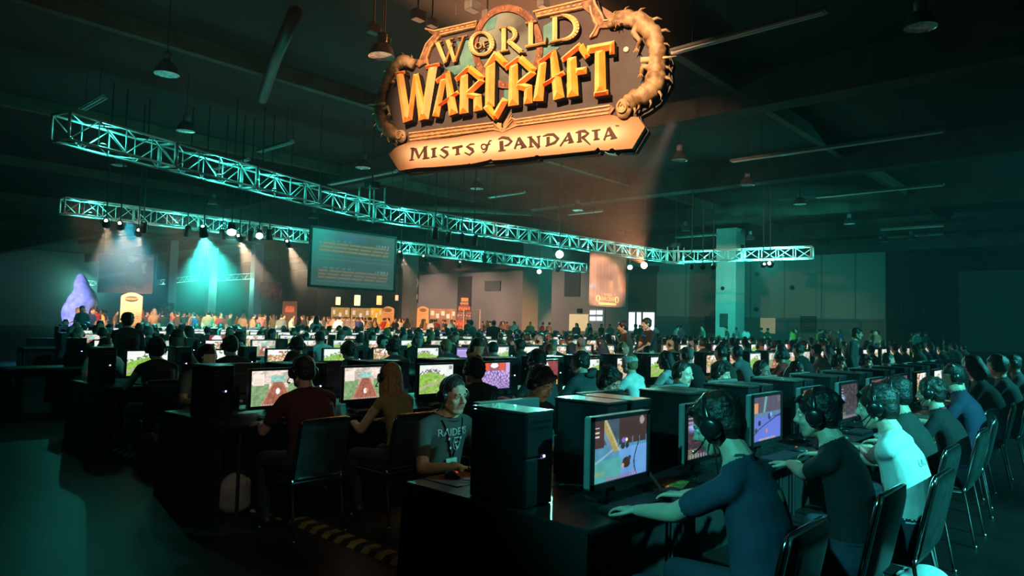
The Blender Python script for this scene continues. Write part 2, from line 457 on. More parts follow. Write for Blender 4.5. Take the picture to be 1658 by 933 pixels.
# high bay lamps
def make_bay():
    t = thing('high_bay_lamp', 'x', 'lamp', group='high bay ceiling lamps')
    MB().lathe([(.27, 0), (.262, .02), (.255, .035), (.23, .14), (.17, .24), (.10, .30), (.10, .30)], 20, cap=False).build('reflector', mat('bay_reflector', (.42, .42, .42), .22, metal=.9, var=.3, scale=9), t, True)
    MB().lathe([(.262, .012), (.2, .02), (.1, .024), (.001, .026)], 20, cap=False).build('lens', mat('bay_lens', (.65, .7, .7), .12, var=.4, scale=14, spec=.8), t, True)
    MB().lathe([(.085, .29), (.10, .32), (.10, .46), (.07, .50), (.03, .52)], 12).build('ballast_housing', mat('bay_housing', (.15, .14, .13), .5, var=.2), t, True)
    MB().tube([(0, 0, .52), (0, 0, 1.75)], .012, 6).build('hanger', M_DARK, t)
    return t
bay0 = make_bay()
BAYS = [(1490, 45, 'large high bay lamp at the upper right corner'), (618, 92, 'high bay lamp just left of the big sign'), (1100, 260, 'high bay lamp below the right end of the big sign'),
        (1210, 300, 'high bay lamp right of and below the sign, nearer one of a pair'), (1295, 331, 'high bay lamp right of and below the sign, farther one of a pair'),
        (301, 213, 'high bay lamp above the left truss'), (193, 268, 'high bay lamp below the left truss at far left'), (588, 272, 'high bay lamp left of the parchment tip'),
        (1375, 363, 'tiny high bay lamp above the right end wall'), (1432, 392, 'tiny high bay lamp near the lowest right strips'), (1475, 389, 'tiny high bay lamp right of the lowest strips'),
        (345, 331, 'small high bay lamp above the far truss at left'), (507, 353, 'small high bay lamp between the two trusses'), (772, 306, 'small high bay lamp under the sign'),
        (935, 341, 'small high bay lamp under the right half of the sign'), (1110, 374, 'small high bay lamp over the truss left of the big column'), (1215, 388, 'small high bay lamp beside the big column top'),
        (270, 121, 'faint high bay lamp at the upper left')]
for i, (a, b, la) in enumerate(BAYS):
    t = bay0 if i == 0 else copy_tree(bay0)
    t.location = at_z(a, b, 6.95); t['label'] = la
# pale junction boxes and rigging points over the sign
for i, (a, b, w_) in enumerate([(605, 47, .24), (677, 25, .24), (765, 10, .24), (700, 37, .2), (880, 6, .2), (622, 66, .22), (789, 24, .18)]):
    p = at_z(a, b, 7.6 - .02 * i)
    t = thing('rigging_box', ['pale rigging box above the lamp left of the sign', 'pale rigging box over the top left of the sign', 'pale rigging box above the ring of the sign', 'small rigging box touching the sign cables',
              'pale rigging box above the right half of the sign', 'pale rigging box right above the left high bay lamp', 'small rigging box close above the ring'][i], 'box', p, RA, 'rigging boxes over the sign')
    MB().bevbox((0, 0, 0), (w_ * 1.1, w_ * .8, w_ * .8), .015).build('box_body', mat('rigging_paint', (.20, .17, .15), .6, var=.15), t)
    MB().tube([(0, 0, w_ * .35), (0, 0, CEILZ - p.z)], .02, 6).build('drop_rod', M_DARK, t)

# warm fill spots added to brighten the end wall, no fixtures
for i, (px, pw) in enumerate(((700, 1500), (780, 1500), (850, 900), (915, 900))):
    w = w_on_wall(min(px, 1425))
    spot('wall_wash_fill', rw(S_WALL - 9, w, 7.6), rw(S_WALL, w, 3.0), pw * 2, (1.0, .66, .52), 75, .9, .2)
# ------------------------------------------------------------------ box trusses with their lamps
M_TRUSS = mat('truss_aluminium', (.85, .86, .85), .35, metal=.15, var=.06)
TZ = 5.0
TH2 = .25
_chord = MB().tube([(-.5, 0, 0), (.5, 0, 0)], .027, 8).mesh('chord', M_TRUSS, True)
_brace = MB().tube([(-.5, 0, 0), (.5, 0, 0)], .0125, 6).mesh('brace', M_TRUSS, True)
def bar(name, me, p, q, parent):
    p, q = Vector(p), Vector(q)
    o = new_obj(name, me, parent)
    o.location = (p + q) / 2
    o.rotation_euler = (q - p).to_track_quat('X', 'Z').to_euler()
    o.scale = ((q - p).length, 1, 1)
    return o
SECL = 2.4
def make_section():
    t = thing('truss_section', 'x', 'truss', group='aluminium box truss sections')
    h = TH2; L = SECL / 2 - .02
    cs = [(-h, -h), (-h, h), (h, -h), (h, h)]
    for y, z in cs: bar('chord', _chord, (-L, y, z), (L, y, z), t)
    for x in (-L, L):
        for (a, b) in ((0, 1), (1, 3), (3, 2), (2, 0)):
            bar('end_bar', _chord, (x,) + cs[a], (x,) + cs[b], t)
    n = 4
    for fi, (a, b) in enumerate(((0, 1), (2, 3), (1, 3), (0, 2))):
        for i in range(n):
            x0 = -L + 2 * L * i / n; x1 = x0 + 2 * L / n
            c0, c1 = (cs[a], cs[b]) if (i + fi) % 2 == 0 else (cs[b], cs[a])
            bar('brace', _brace, (x0,) + c0, (x1,) + c1, t)
        for i in range(1, n):
            x0 = -L + 2 * L * i / n
            if fi < 2: bar('brace', _brace, (x0,) + cs[a], (x0,) + cs[b], t)
    return t
sec0 = make_section(); _sec_used = [False]
M_LEDT = mat('truss_led_lens', (.2, .9, .7), .3, emit=(.30, 1.0, .82), estr=22, var=0)
def truss_run(p, q, what, lampcol=TEAL, power=26, skip=()):
    p, q = Vector(p), Vector(q)
    n = max(1, round((q - p).length / SECL))
    d = (q - p) / n
    for i in range(n):
        t = sec0 if not _sec_used[0] else copy_tree(sec0)
        _sec_used[0] = True
        t.location = p + d * (i + .5)
        t.rotation_euler = (0, 0, math.atan2(d.y, d.x))
        t.scale = (d.length / SECL, 1, 1)
        t['label'] = f'{ORD[i]} aluminium box truss section from the left in the {what}'
        # LED uplighter standing inside the truss
        c = t.location + d.normalized() * (.25 if i % 2 else -.3)
        f = thing('truss_led_lamp', f'small LED uplighter inside the {ORD[i]} section of the {what}', 'stage light', c + Vector((0, 0, -TH2 + .03)), t.rotation_euler[2], 'LED uplighters in the truss')
        MB().lathe([(.05, 0), (.06, .02), (.06, .10), (.055, .11)], 10).build('lamp_body', M_DARK, f, True)
        MB().lathe([(.05, .112), (.03, .118), (.001, .12)], 10, cap=False).build('lens', M_LEDT, f, True)
        pw = 1.35 * power * (1.0 if i not in skip else .25)
        point('truss_led_light', c + Vector((0, 0, -.02)), pw, lampcol, .05)
def corner_block(p, label, up=.35):
    t = thing('truss_corner_block', label, 'truss', p, RA, 'truss corner blocks')
    h = TH2 + .03
    for x in (-h, h):
        for y in (-h, h): bar('post', _chord, (x, y, -h - .05), (x, y, h + up), t)
    for z in (-h, h):
        for (a, b) in (((-h, -h), (h, -h)), ((h, -h), (h, h)), ((h, h), (-h, h)), ((-h, h), (-h, -h))):
            bar('edge_bar', _chord, a + (z,), b + (z,), t)
    MB().box((0, 0, h + up + .08), (.34, .34, .2)).build('hoist_motor', M_DARK, t)
    MB().tube([(0, 0, h + up + .1), (0, 0, CEILZ - TZ)], .02, 6).build('chain', M_DARK, t)
    return t
tA = at_z(96, 205, TZ); tB = at_z(588, 338, TZ); tC = at_z(614, 345, TZ); tD = at_z(1086, 417, TZ); tE = at_z(1102, 416, TZ); tG = at_z(1316, 409, TZ)
truss_run(tA, tB, 'near left truss', power=34)
truss_run(tC, tD, 'near truss under the sign', power=60)
truss_run(tE, tG, 'right truss by the big column', power=60)
corner_block((tB + tC) / 2, 'dark corner block joining the near trusses left of the sign', .45)
corner_block((tD + tE) / 2, 'corner block where near and right trusses meet', .2)
fA = at_z(100, 333, TZ); fB = at_z(500, 383, TZ); fC = at_z(636, 399, TZ); fD = at_z(945, 434, TZ)
truss_run(fA, fB, 'far truss left of the screen', power=46)
truss_run(fB, fC, 'far truss behind the hanging screen', power=20)
truss_run(fC, fD, 'far truss right of the screen', power=60)

TRUSSLINES = [(tA, tB), (tC, tD), (tE, tG), (fA, fD)]
def seg_dist(p, a, b):
    a, b, p = Vector((a.x, a.y, 0)), Vector((b.x, b.y, 0)), Vector((p.x, p.y, 0))
    t = max(0, min(1, (p - a).dot(b - a) / (b - a).length_squared)); return (p - a.lerp(b, t)).length
# ------------------------------------------------------------------ stage lamps hung under the trusses
M_CAN = mat('lamp_can', (.02, .02, .021), .45, var=.2)
def lens_mat(kind):
    return {'teal': mat('lens_teal', (.3, 1, .8), .3, emit=(.45, 1.0, .86), estr=60, var=0), 'warm': mat('lens_warm', (1, .8, .6), .3, emit=(1.0, .80, .58), estr=26, var=0),
            'orange': mat('lens_orange', (1, .7, .4), .3, emit=(1.0, .72, .42), estr=90, var=0), 'tealdim': mat('lens_teal_dim', (.3, 1, .8), .3, emit=(.5, 1.0, .88), estr=9, var=0),
            'off': mat('lens_off', (.05, .06, .06), .15, var=0)}[kind]
_parmesh = {}
def par_lamp(px, py, aim, kind, label, z=4.32, size=1.0):
    p = at_z(px, py, z)
    t = thing('stage_lamp', label, 'stage light', p, 0, 'stage lamps hung under the trusses')
    d = (Vector(aim) - p).normalized()
    q = d.to_track_quat('Z', 'Y').to_euler()
    for nm, prof, m, cap in (('can', [(.05, -.34), (.09, -.32), (.105, -.2), (.12, 0), (.125, .02)], M_CAN, False), ('lens', [(.112, .0), (.07, .012), (.001, .016)], lens_mat(kind), False)):
        key = (nm, kind if nm == 'lens' else '')
        if key not in _parmesh: _parmesh[key] = MB().lathe(prof, 14, cap=cap).mesh(nm, m, True)
        o = new_obj(nm, _parmesh[key], t); o.rotation_euler = q; o.scale = (size,) * 3
    side = Vector((0, 0, 1)).cross(d); side = side.normalized() if side.length > .01 else Vector((1, 0, 0))
    pts = [side * .14 - d * .1, side * .14 + Vector((0, 0, .2)), -side * .14 + Vector((0, 0, .2)), -side * .14 - d * .1]
    MB().tube([k * size for k in pts], .012, 5).build('yoke', M_CAN, t)
    near = min(seg_dist(p, a, b) for a, b in TRUSSLINES)
    MB().tube([(0, 0, .2 * size), (0, 0, (TZ - TH2 - z + .02) if near < .35 else CEILZ - z)], .02, 6).build('clamp', M_CAN, t)
    return p + d * .06, d
def lit(px, py, aim, kind, label, power, deg, col, blend=.5, z=4.32, size=1.0):
    p, d = par_lamp(px, py, aim, kind, label, z, size)
    return spot('stage_lamp_beam', p, Vector(aim), power, col, deg, blend, .06)
for i, (px, py, ax, ay, pw) in enumerate([(172, 363, 182, 520, 600), (195, 367, 230, 520, 600), (224, 378, 216, 520, 450), (388, 387, 440, 520, 1500), (467, 396, 520, 520, 1500), (513, 398, 548, 520, 700),
                                    (649, 413, 690, 520, 900), (690, 420, 770, 520, 700), (743, 431, 718, 525, 500)]):
    lit(px, py, at_y(ax, ay, 33 + i * .6), 'warm', f'{ORD[i]} warm spotlight from the left under the far truss', pw * 9, 17, WARMW, .5)
lit(330, 380, at_y(350, 520, 27), 'teal', 'bright teal floodlight in a cloud of haze at left', 16000, 56, TEAL, .8, size=1.2)
lit(375, 376, at_y(372, 520, 20), 'teal', 'brightest teal lamp under the left far truss', 1800, 70, TEALW, .8, size=1.2)
lit(420, 382, at_y(400, 540, 18), 'tealdim', 'small teal lamp right of the brightest left lamp', 300, 40, TEALW)
lit(906, 412, at_y(880, 560, 16), 'teal', 'very bright teal lamp under the near truss beside the banner', 2600, 80, TEALW, .8, size=1.25)
lit(903, 437, at_y(860, 530, 40), 'tealdim', 'small teal lamp under the bright lamp beside the banner', 400, 60, TEALW)
lit(1247, 428, at_y(1290, 470, 48), 'teal', 'very bright teal lamp right of the big column', 5200, 80, TEAL, .8, size=1.25)
lit(1236, 429, at_y(1180, 480, 46), 'tealdim', 'smaller teal lamp left of the bright one by the big column', 3200, 50, TEAL)
lit(1120, 432, at_y(1108, 470, 60), 'off', 'dark lamp in a row of three left of the big column, leftmost', 2400, 34, TEAL)  # lens stays dark, yet a teal spot shines from it
lit(1043, 430, at_y(905, 205, 17), 'orange', 'bright orange spotlight throwing its beam up at the sign', 80000, 23, (1.0, .36, .14), .6, size=1.2)
for i, (px, py, la) in enumerate([(232, 374, 'dark lamp between the warm spots at far left'), (303, 381, 'dark lamp left of the teal haze cloud'), (360, 387, 'dark lamp just left of the brightest left lamp'),
        (403, 389, 'dark lamp below the small teal lamp'), (436, 387, 'dark box lamp left of the hanging screen'), (704, 384, 'dark lamp under the near truss right of the screen, leftmost'),
        (724, 390, 'dark lamp under the near truss right of the screen, second'), (748, 394, 'dark lamp under the near truss right of the screen, third'), (767, 396, 'dark lamp under the near truss right of the screen, fourth'),
        (873, 440, 'dark lamp below the far truss beside the teal column'), (1138, 433, 'dark lamp in a row of three left of the big column, middle'), (1155, 433, 'dark lamp in a row of three left of the big column, rightmost'),
        (1020, 433, 'dark lamp beside the orange spotlight'), (785, 421, 'dark lamp under the far truss, left of a pair'), (800, 422, 'dark lamp under the far truss, right of a pair')]):
    par_lamp(px, py, at_y(px + random.uniform(-40, 40), 560, 25), 'off' if i % 3 else 'tealdim', la)
# teal wash on trusses' right: lamps farther off lighting the right half of the hall
spot('teal_flood_lamp', rw(34, -12, 5.4), rw(30, 6, 1), 4200, TEAL, 80, .8, .15)
# distant lit truss seen under the near ones
for i, (a, b, la) in enumerate([((252, 458), (322, 450), 'tiny distant lit truss left of the teal beam'), ((330, 452), (410, 447), 'tiny distant lit truss right of the teal beam'), ((131, 457), (158, 459), 'tiny distant lit truss at the left edge')]):
    p, q = at_z(a[0], a[1], 5.2), at_z(b[0], b[1], 5.2)
    q = p + (q - p).normalized() * min((q - p).length, 8.0) if i == 2 else q
    t = thing('distant_truss', la, 'truss', (0, 0, 0), 0, 'distant trusses')
    for dz in (-.25, .25): bar('chord', _chord, p + Vector((0, 0, dz)), q + Vector((0, 0, dz)), t)
    n = max(4, int((q - p).length / .8))
    for k in range(n):
        u0, u1 = p.lerp(q, k / n), p.lerp(q, (k + 1) / n)
        s_ = .25 if k % 2 else -.25
        bar('brace', _brace, u0 + Vector((0, 0, s_)), u1 - Vector((0, 0, s_)), t)
    bar('hanger', _brace, p + Vector((0, 0, .25)), Vector((p.x, p.y, CEILZ)), t); bar('hanger', _brace, q + Vector((0, 0, .25)), Vector((q.x, q.y, CEILZ)), t)
    for k in range(3): point('truss_led_light', p.lerp(q, (k + .5) / 3) + Vector((0, -.6, -.5)), 120, TEALW, .05)

# ------------------------------------------------------------------ painted sheets: colours stored on a fine grid
def sheet(name, w, h, nx, ny, fn, m, parent=None, y=0.0, thick=None):
    """upright sheet in local x,z, front towards -y, colours fn(X, Y) with X,Y in 0..1 (Y up)"""
    xs = np.linspace(0, 1, nx + 1); ys = np.linspace(0, 1, ny + 1)
    X, Yg = np.meshgrid(xs, ys)
    verts = np.stack([(X - .5) * w, np.full_like(X, y), (Yg - .5) * h], -1).reshape(-1, 3)
    idx = np.arange((nx + 1) * (ny + 1)).reshape(ny + 1, nx + 1)
    fs = np.stack([idx[:-1, :-1], idx[:-1, 1:], idx[1:, 1:], idx[1:, :-1]], -1).reshape(-1, 4)
    me = bpy.data.meshes.new(name)
    me.from_pydata(verts.tolist(), [], fs.tolist())
    c = np.ones(((nx + 1) * (ny + 1), 4), np.float32)
    c[:, :3] = np.clip(fn(X.ravel(), Yg.ravel()), 0, 4)
    a = me.color_attributes.new('paint', 'FLOAT_COLOR', 'POINT')
    a.data.foreach_set('color', c.ravel())
    me.materials.append(m)
    me.update()
    return me if parent is False else new_obj(name, me, parent)
def vnoise(x, y, sc, seed=0):
    """smooth value noise for drawing"""
    r = np.random.default_rng(seed).random((64, 64))
    x = x * sc; y = y * sc
    i = np.floor(x).astype(int); j = np.floor(y).astype(int)
    fx = x - i; fy = y - j
    fx = fx * fx * (3 - 2 * fx); fy = fy * fy * (3 - 2 * fy)
    g = lambda a, b: r[a % 64, b % 64]
    return (g(i, j) * (1 - fx) + g(i + 1, j) * fx) * (1 - fy) + (g(i, j + 1) * (1 - fx) + g(i + 1, j + 1) * fx) * fy
def mixc(c, m, col):
    m = np.clip(m, 0, 1)[:, None]
    return c * (1 - m) + np.array(col)[None] * m

WORK = bpy.data.scenes.new('work')
def work_mesh(o):
    """evaluate one object's modifiers in a scratch scene"""
    WORK.collection.objects.link(o)
    vl = WORK.view_layers[0]; vl.update()
    return bpy.data.meshes.new_from_object(o.evaluated_get(vl.depsgraph))
def text_mesh(txt, size, name='lettering', extrude=0.0, m=None, mirror=False):
    cu = bpy.data.curves.new(name, 'FONT')
    cu.body = txt; cu.size = size; cu.align_x = 'CENTER'; cu.align_y = 'CENTER'; cu.extrude = extrude; cu.resolution_u = 2
    o = bpy.data.objects.new(name, cu)
    me = work_mesh(o)
    bpy.data.objects.remove(o); bpy.data.curves.remove(cu)
    n = len(me.vertices); co = np.empty(n * 3, np.float32); me.vertices.foreach_get('co', co); co = co.reshape(-1, 3)
    # stand the text upright: x stays, y -> z, front towards -y
    co = np.stack([-co[:, 0] if mirror else co[:, 0], -co[:, 2], co[:, 1]], -1)
    me.vertices.foreach_set('co', co.ravel())
    me.materials.clear()
    if m: me.materials.append(m)
    me.name = name; me.update()
    return me

# hanging projection screen
pl, pr = at_z(503, 368, 4.78), None
scL = at_y(500, 418, 22.6); scR = scL + RU * 3.55
scC = (scL + scR) / 2; scC.z = at_y(575, 422, (scL.y + scR.y) / 2).z
scr = thing('projection_screen', 'hanging projection screen with rows of blurred text, under the trusses', 'screen', scC, RA)
def f_screen(x, y):
    c = np.tile(np.array([.055, .13, .115]), (len(x), 1))
    c = mixc(c, np.exp(-((x - .05) / .25) ** 2) * np.clip((y - .2) * 1.3, 0, 1), (.03, .46, .38))
    c = mixc(c, .5 * np.exp(-((x - .45) / .16) ** 2 - ((y - .9) / .07) ** 2), (.06, .22, .42))
    for k, yy in enumerate((.765, .70, .635, .27, .21, .15)):
        seg = (np.sin(x * 41 + k) > -.97) & (x > .08) & (x < .92)
        c = mixc(c, .8 * np.exp(-((y - yy) / .014) ** 2) * seg, (.40, .30, .09) if k < 3 else (.34, .23, .12))
    for yy in (.82, .325):
        c = mixc(c, .6 * np.exp(-((y - yy) / .012) ** 2) * ((x > .1) & (x < .5) & (np.sin(x * 90) > -.3)), (.16, .36, .36))
        c = mixc(c, .8 * np.exp(-((y - yy + .01) / .02) ** 2) * ((x > .76) & (x < .94) & (np.sin(x * 160) > -.2)), (.24, .36, .44))
    for yy in (.55, .48, .08, .95): c = mixc(c, .25 * np.exp(-((y - yy) / .012) ** 2) * ((x > .06) & (x < .95)), (.20, .34, .30))
    return c
sheet('screen_surface', 3.38, 1.86, 110, 64, f_screen, attr_mat('projected_picture', .72), scr, -.03)
M_SFR = mat('screen_frame', (.015, .03, .03), .5)
for (c, d) in (((0, 0, .97), (3.55, .08, .08)), ((0, 0, -.97), (3.55, .08, .08)), ((-1.735, 0, 0), (.08, .08, 1.9)), ((1.735, 0, 0), (.08, .08, 1.9))):
    MB().box(c, d).build('frame_bar', M_SFR, scr)
MB().box((0, .02, 0), (3.5, .02, 1.9)).build('screen_backing', mat('screen_back', (.3, .35, .33), .7), scr)
for x in (-1.5, 1.5): MB().tube([(x, 0, 1.0), (x, 0, CEILZ - scC.z)], .012, 5).build('cable', M_DARK, scr)

# hanging artwork banner
def f_art(x, y):
    c = np.tile(np.array([.40, .26, .21]), (len(x), 1))
    n = vnoise(x, y, 9, 3)
    body = np.exp(-((x - .48) / .30) ** 4 - ((y - .55) / .26) ** 4)
    c = mixc(c, body * .75, (.22, .15, .14))
    c = mixc(c, .6 * np.exp(-((x - .5) / .34) ** 2 - ((y - .93 + (x - .5) ** 2 * .5) / .035) ** 2), (.62, .42, .22))
    c = mixc(c, .55 * np.exp(-((x - .5) / .1) ** 2 - ((y - .70) / .07) ** 2), (.42, .30, .25))
    c = mixc(c, .8 * np.exp(-((x - .08) / .1) ** 2 - ((y - .36) / .05) ** 2), (.40, .44, .60))
    c = mixc(c, .8 * np.exp(-((x - .97) / .08) ** 2 - ((y - .45) / .12) ** 2), (.75, .22, .10))
    c = mixc(c, .6 * np.exp(-((x - .58) / .06) ** 2 - ((y - .42) / .16) ** 2) * (n > .45), (.62, .40, .24))
    c = mixc(c, .5 * np.exp(-((x - .84 + (y - .4) * .3) / .05) ** 2) * (y > .28), (.55, .40, .30))
    c = mixc(c, (y < .27) * .6, (.40, .28, .25))
    c *= (0.8 + .4 * n)[:, None] * (1 - .1 * (np.sin(x * 70) > .6))[:, None]
    return c
bL = at_y(940, 452, 28.9); bR = bL + RU * 2.75
bC = (bL + bR) / 2 - RV * .45; bC.z = at_y(975, 454, bC.y).z
ban = thing('artwork_banner', 'hanging cloth banner with hazy painted artwork and yellow game lettering', 'banner', bC, RA)
sheet('cloth', 2.75, 2.22, 60, 50, f_art, attr_mat('banner_print', 0, .8), ban)
for a, sz, zz, col in (('WORLD', .16, -.62, 'c'), ('WARCRAFT', .26, -.80, 'c')):
    o = new_obj('lettering', text_mesh(a, sz, m=mat('banner_gold', (.95, .72, .30), .5, var=0)), ban, (-.05, -.02, zz))
MB().tube([(-.75 + .12 * math.cos(k / 12 * 2 * PI) + (1.4 if False else 0), -.015, -.80 + .13 * math.sin(k / 12 * 2 * PI)) for k in range(12)], .02, 5, closed=True).build('logo_ring', mat('banner_gold', (1, 1, 1)), ban)
MB().tube([(.65 + .12 * math.cos(k / 12 * 2 * PI), -.015, -.80 + .13 * math.sin(k / 12 * 2 * PI)) for k in range(12)], .02, 5, closed=True).build('logo_ring', mat('banner_gold', (1, 1, 1)), ban)
MB().box((-.05, -.015, -1.0), (1.3, .01, .1)).build('logo_scroll', mat('banner_gold', (1, 1, 1)), ban)
for z in (1.11, -1.11): MB().tube([(-1.4, 0, z), (1.4, 0, z)], .03, 8).build('banner_pole', mat('pole_grey', (.3, .26, .24), .5), ban)
for x in (-1.2, 1.2): MB().tube([(x, 0, 1.1), (x, 0, CEILZ - bC.z)], .01, 5).build('cable', M_DARK, ban)
# grey banner hanging far at the left
def f_grey(x, y):
    c = np.tile(np.array([.30, .25, .23]), (len(x), 1))
    n = vnoise(x, y, 12, 8)
    c = mixc(c, .7 * np.clip(1 - np.abs(x - .75) / .27, 0, 1) ** .5 * (y < .85) * (y > .12), (.16, .15, .14))
    c = mixc(c, .8 * np.exp(-((y - .42 - (x - .1) * .22) / .05) ** 2) * (x < .5), (.50, .46, .54))
    c = mixc(c, .6 * ((n > .6) & (x > .5) & (y > .5)), (.52, .47, .44))
    c = mixc(c, .8 * (x > .84) * (x < .97) * (y > .12) * (y < .24), (.32, .24, .24))
    return c
gL = at_y(159, 443, 36.0); gR = at_y(248, 444, 36.0)
gC = (gL + gR) / 2
gb = thing('grey_banner', 'large grey see-through banner hanging over the crowd at far left', 'banner', gC, 0)
sheet('cloth', (gR - gL).length, 1.98, 44, 28, f_grey, attr_mat('banner_print', 0, .8), gb)
new_obj('lettering', text_mesh('VBOCHOREN', .30, m=mat('banner_pink', (.70, .48, .46), .7, var=0)), gb, (-.35, -.03, -.75))
for z in (.99, -.99): MB().tube([((gL - gR).length * -.5, 0, z), ((gL - gR).length * .5, 0, z)], .025, 8).build('banner_pole', mat('pole_grey', (1, 1, 1)), gb)
for x in (-1.2, 1.2): MB().tube([(x, 0, 1.0), (x, 0, CEILZ - gC.z)], .01, 5).build('cable', M_DARK, gb)
# ------------------------------------------------------------------ the big hanging logo sign
from mathutils.geometry import tessellate_polygon
SGC = at_y(855, 150, 12.0)
SH = Vector((math.cos(math.radians(25)), -math.sin(math.radians(25)), 0))
SN = Vector((-math.sin(math.radians(25)), -math.cos(math.radians(25)), 0))
sign = thing('hanging_logo_sign', 'huge hanging gold lettered fantasy game sign with parchment ribbon', 'sign', SGC, math.radians(-25))
def sg(px, py):
    p = at_plane(px, py, SGC, SN) - SGC
    return (p.dot(SH), p.z)
class ZV:
    """a zoomed crop of the photograph: crop pixels -> sign plane"""
    def __init__(s, x0, y0, k): s.x0, s.y0, s.k = x0, y0, k
    def __call__(s, x, y): return sg(s.x0 + x / s.k, s.y0 + y / s.k)
Z0 = ZV(580, 0, 3.0704); Z1 = ZV(600, 0, 6.219); Z2 = ZV(840, 0, 6.219); Z3 = ZV(600, 130, 6.219); Z4 = ZV(840, 130, 6.219); Z5 = ZV(640, 70, 6.435); Z6 = ZV(820, 60, 6.435)
PXM = 12.0 / FPX     # metres per photograph pixel at the sign
def plate(name, pts, y0, y1, m, parent=sign, mb=None):
    """flat polygon (sign plane a,b) between offsets y0 (back) and y1 (front, towards the viewer)"""
    b = mb or MB()
    n = len(pts)
    tri = tessellate_polygon([[Vector((a, c, 0)) for a, c in pts]])
    vs = [(a, -y1, c) for a, c in pts] + [(a, -y0, c) for a, c in pts]
    fs = [tuple(t) for t in tri] + [tuple(i + n for i in reversed(t)) for t in tri]
    fs += [(i, (i + 1) % n, (i + 1) % n + n, i + n) for i in range(n)]
    b.add(vs, fs)
    if mb is not None: return b
    me = b.mesh(name, m)
    bm = bmesh.new(); bm.from_mesh(me); bmesh.ops.recalc_face_normals(bm, faces=bm.faces[:]); bm.to_mesh(me); bm.free()
    return new_obj(name, me, parent)
def blade(mb, z, p, q, w0, w1=None, k=None, y0=.16, y1=.22, h=.05, inset=.5):
    """a chiselled stroke: ridge along its middle"""
    w1 = w0 if w1 is None else w1
    P, Q = Vector(z(*p)), Vector(z(*q))
    sc = PXM / z.k
    d = (Q - P).normalized(); nrm = Vector((-d.y, d.x))
    a, b = w0 * sc / 2, w1 * sc / 2
    c = [P - nrm * a, Q - nrm * b, Q + nrm * b, P + nrm * a]
    L = (Q - P).length
    r0, r1 = P + d * min(a * inset * 2, L * .4), Q - d * min(b * inset * 2, L * .4)
    vs = [(x.x, -y0, x.y) for x in c] + [(x.x, -y1, x.y) for x in c] + [(r0.x, -y1 - h, r0.y), (r1.x, -y1 - h, r1.y)]
    fs = [(0, 1, 5, 4), (1, 2, 6, 5), (2, 3, 7, 6), (3, 0, 4, 7), (4, 5, 9, 8), (6, 7, 8, 9), (5, 6, 9), (7, 4, 8), (3, 2, 1, 0)]
    mb.add(vs, fs[:4], 1); mb.add(vs, fs[4:], 0)
def stroke(mb, z, pts, w, y0, y1, closed=False):
    """flat stroke of a lettered plate; w one width or one per point"""
    P = [Vector(z(*p)) for p in pts]
    sc = PXM / z.k
    N = len(P)
    ws = [w] * N if not isinstance(w, (list, tuple)) else list(w)
    L, R = [], []
    for i in range(N):
        a = P[i - 1] if (i > 0 or closed) else P[i]
        b = P[(i + 1) % N] if (i < N - 1 or closed) else P[i]
        d = (b - a).normalized(); n = Vector((-d.y, d.x))
        L.append(P[i] + n * ws[i] * sc / 2); R.append(P[i] - n * ws[i] * sc / 2)
    for i in range(N if closed else N - 1):
        j = (i + 1) % N
        q = [L[i], R[i], R[j], L[j]]
        vs = [(x.x, -y0, x.y) for x in q] + [(x.x, -y1, x.y) for x in q]
        mb.add(vs, [(3, 2, 1, 0), (4, 5, 6, 7), (0, 1, 5, 4), (1, 2, 6, 5), (2, 3, 7, 6), (3, 0, 4, 7)])
def fixn(me):
    bm = bmesh.new(); bm.from_mesh(me); bmesh.ops.recalc_face_normals(bm, faces=bm.faces[:]); bm.to_mesh(me); bm.free(); return me
def letter(mb, m, name='letter'):
    return new_obj(name, fixn(mb.mesh(name, m)), sign)

# chisel shading painted into the printed colour: up-left facets pale, down-right facets deep orange
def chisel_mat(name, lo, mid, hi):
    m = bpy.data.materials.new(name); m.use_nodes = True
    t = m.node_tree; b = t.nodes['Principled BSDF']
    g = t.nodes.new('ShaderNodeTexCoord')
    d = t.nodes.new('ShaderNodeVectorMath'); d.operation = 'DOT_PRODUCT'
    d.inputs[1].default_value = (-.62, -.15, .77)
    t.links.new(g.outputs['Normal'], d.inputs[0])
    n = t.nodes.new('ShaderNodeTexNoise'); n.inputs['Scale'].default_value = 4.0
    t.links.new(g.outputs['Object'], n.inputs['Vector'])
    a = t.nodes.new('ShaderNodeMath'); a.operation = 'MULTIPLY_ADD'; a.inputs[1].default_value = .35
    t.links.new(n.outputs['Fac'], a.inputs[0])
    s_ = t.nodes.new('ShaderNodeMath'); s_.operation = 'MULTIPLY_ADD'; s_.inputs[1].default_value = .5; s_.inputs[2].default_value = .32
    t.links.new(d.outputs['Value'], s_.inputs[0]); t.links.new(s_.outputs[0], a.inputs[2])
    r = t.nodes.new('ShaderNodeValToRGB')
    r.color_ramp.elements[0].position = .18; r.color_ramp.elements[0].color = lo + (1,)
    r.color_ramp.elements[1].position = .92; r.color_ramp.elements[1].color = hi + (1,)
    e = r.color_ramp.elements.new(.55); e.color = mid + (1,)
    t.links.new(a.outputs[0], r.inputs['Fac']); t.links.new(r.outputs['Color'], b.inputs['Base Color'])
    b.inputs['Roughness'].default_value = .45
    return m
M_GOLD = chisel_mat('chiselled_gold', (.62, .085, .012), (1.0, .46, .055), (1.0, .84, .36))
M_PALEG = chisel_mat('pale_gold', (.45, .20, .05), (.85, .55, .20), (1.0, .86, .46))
M_PALES = mat('pale_gold_side', (.10, .04, .015), .6)
M_PANEL = mat('sign_panel', (.105, .066, .060), .75, var=.25, scale=1.6, color2=(.090, .080, .078))
M_TRIM = mat('carved_trim', (.24, .10, .045), .6, var=.5, scale=9, color2=(.46, .22, .09), bump=.6)
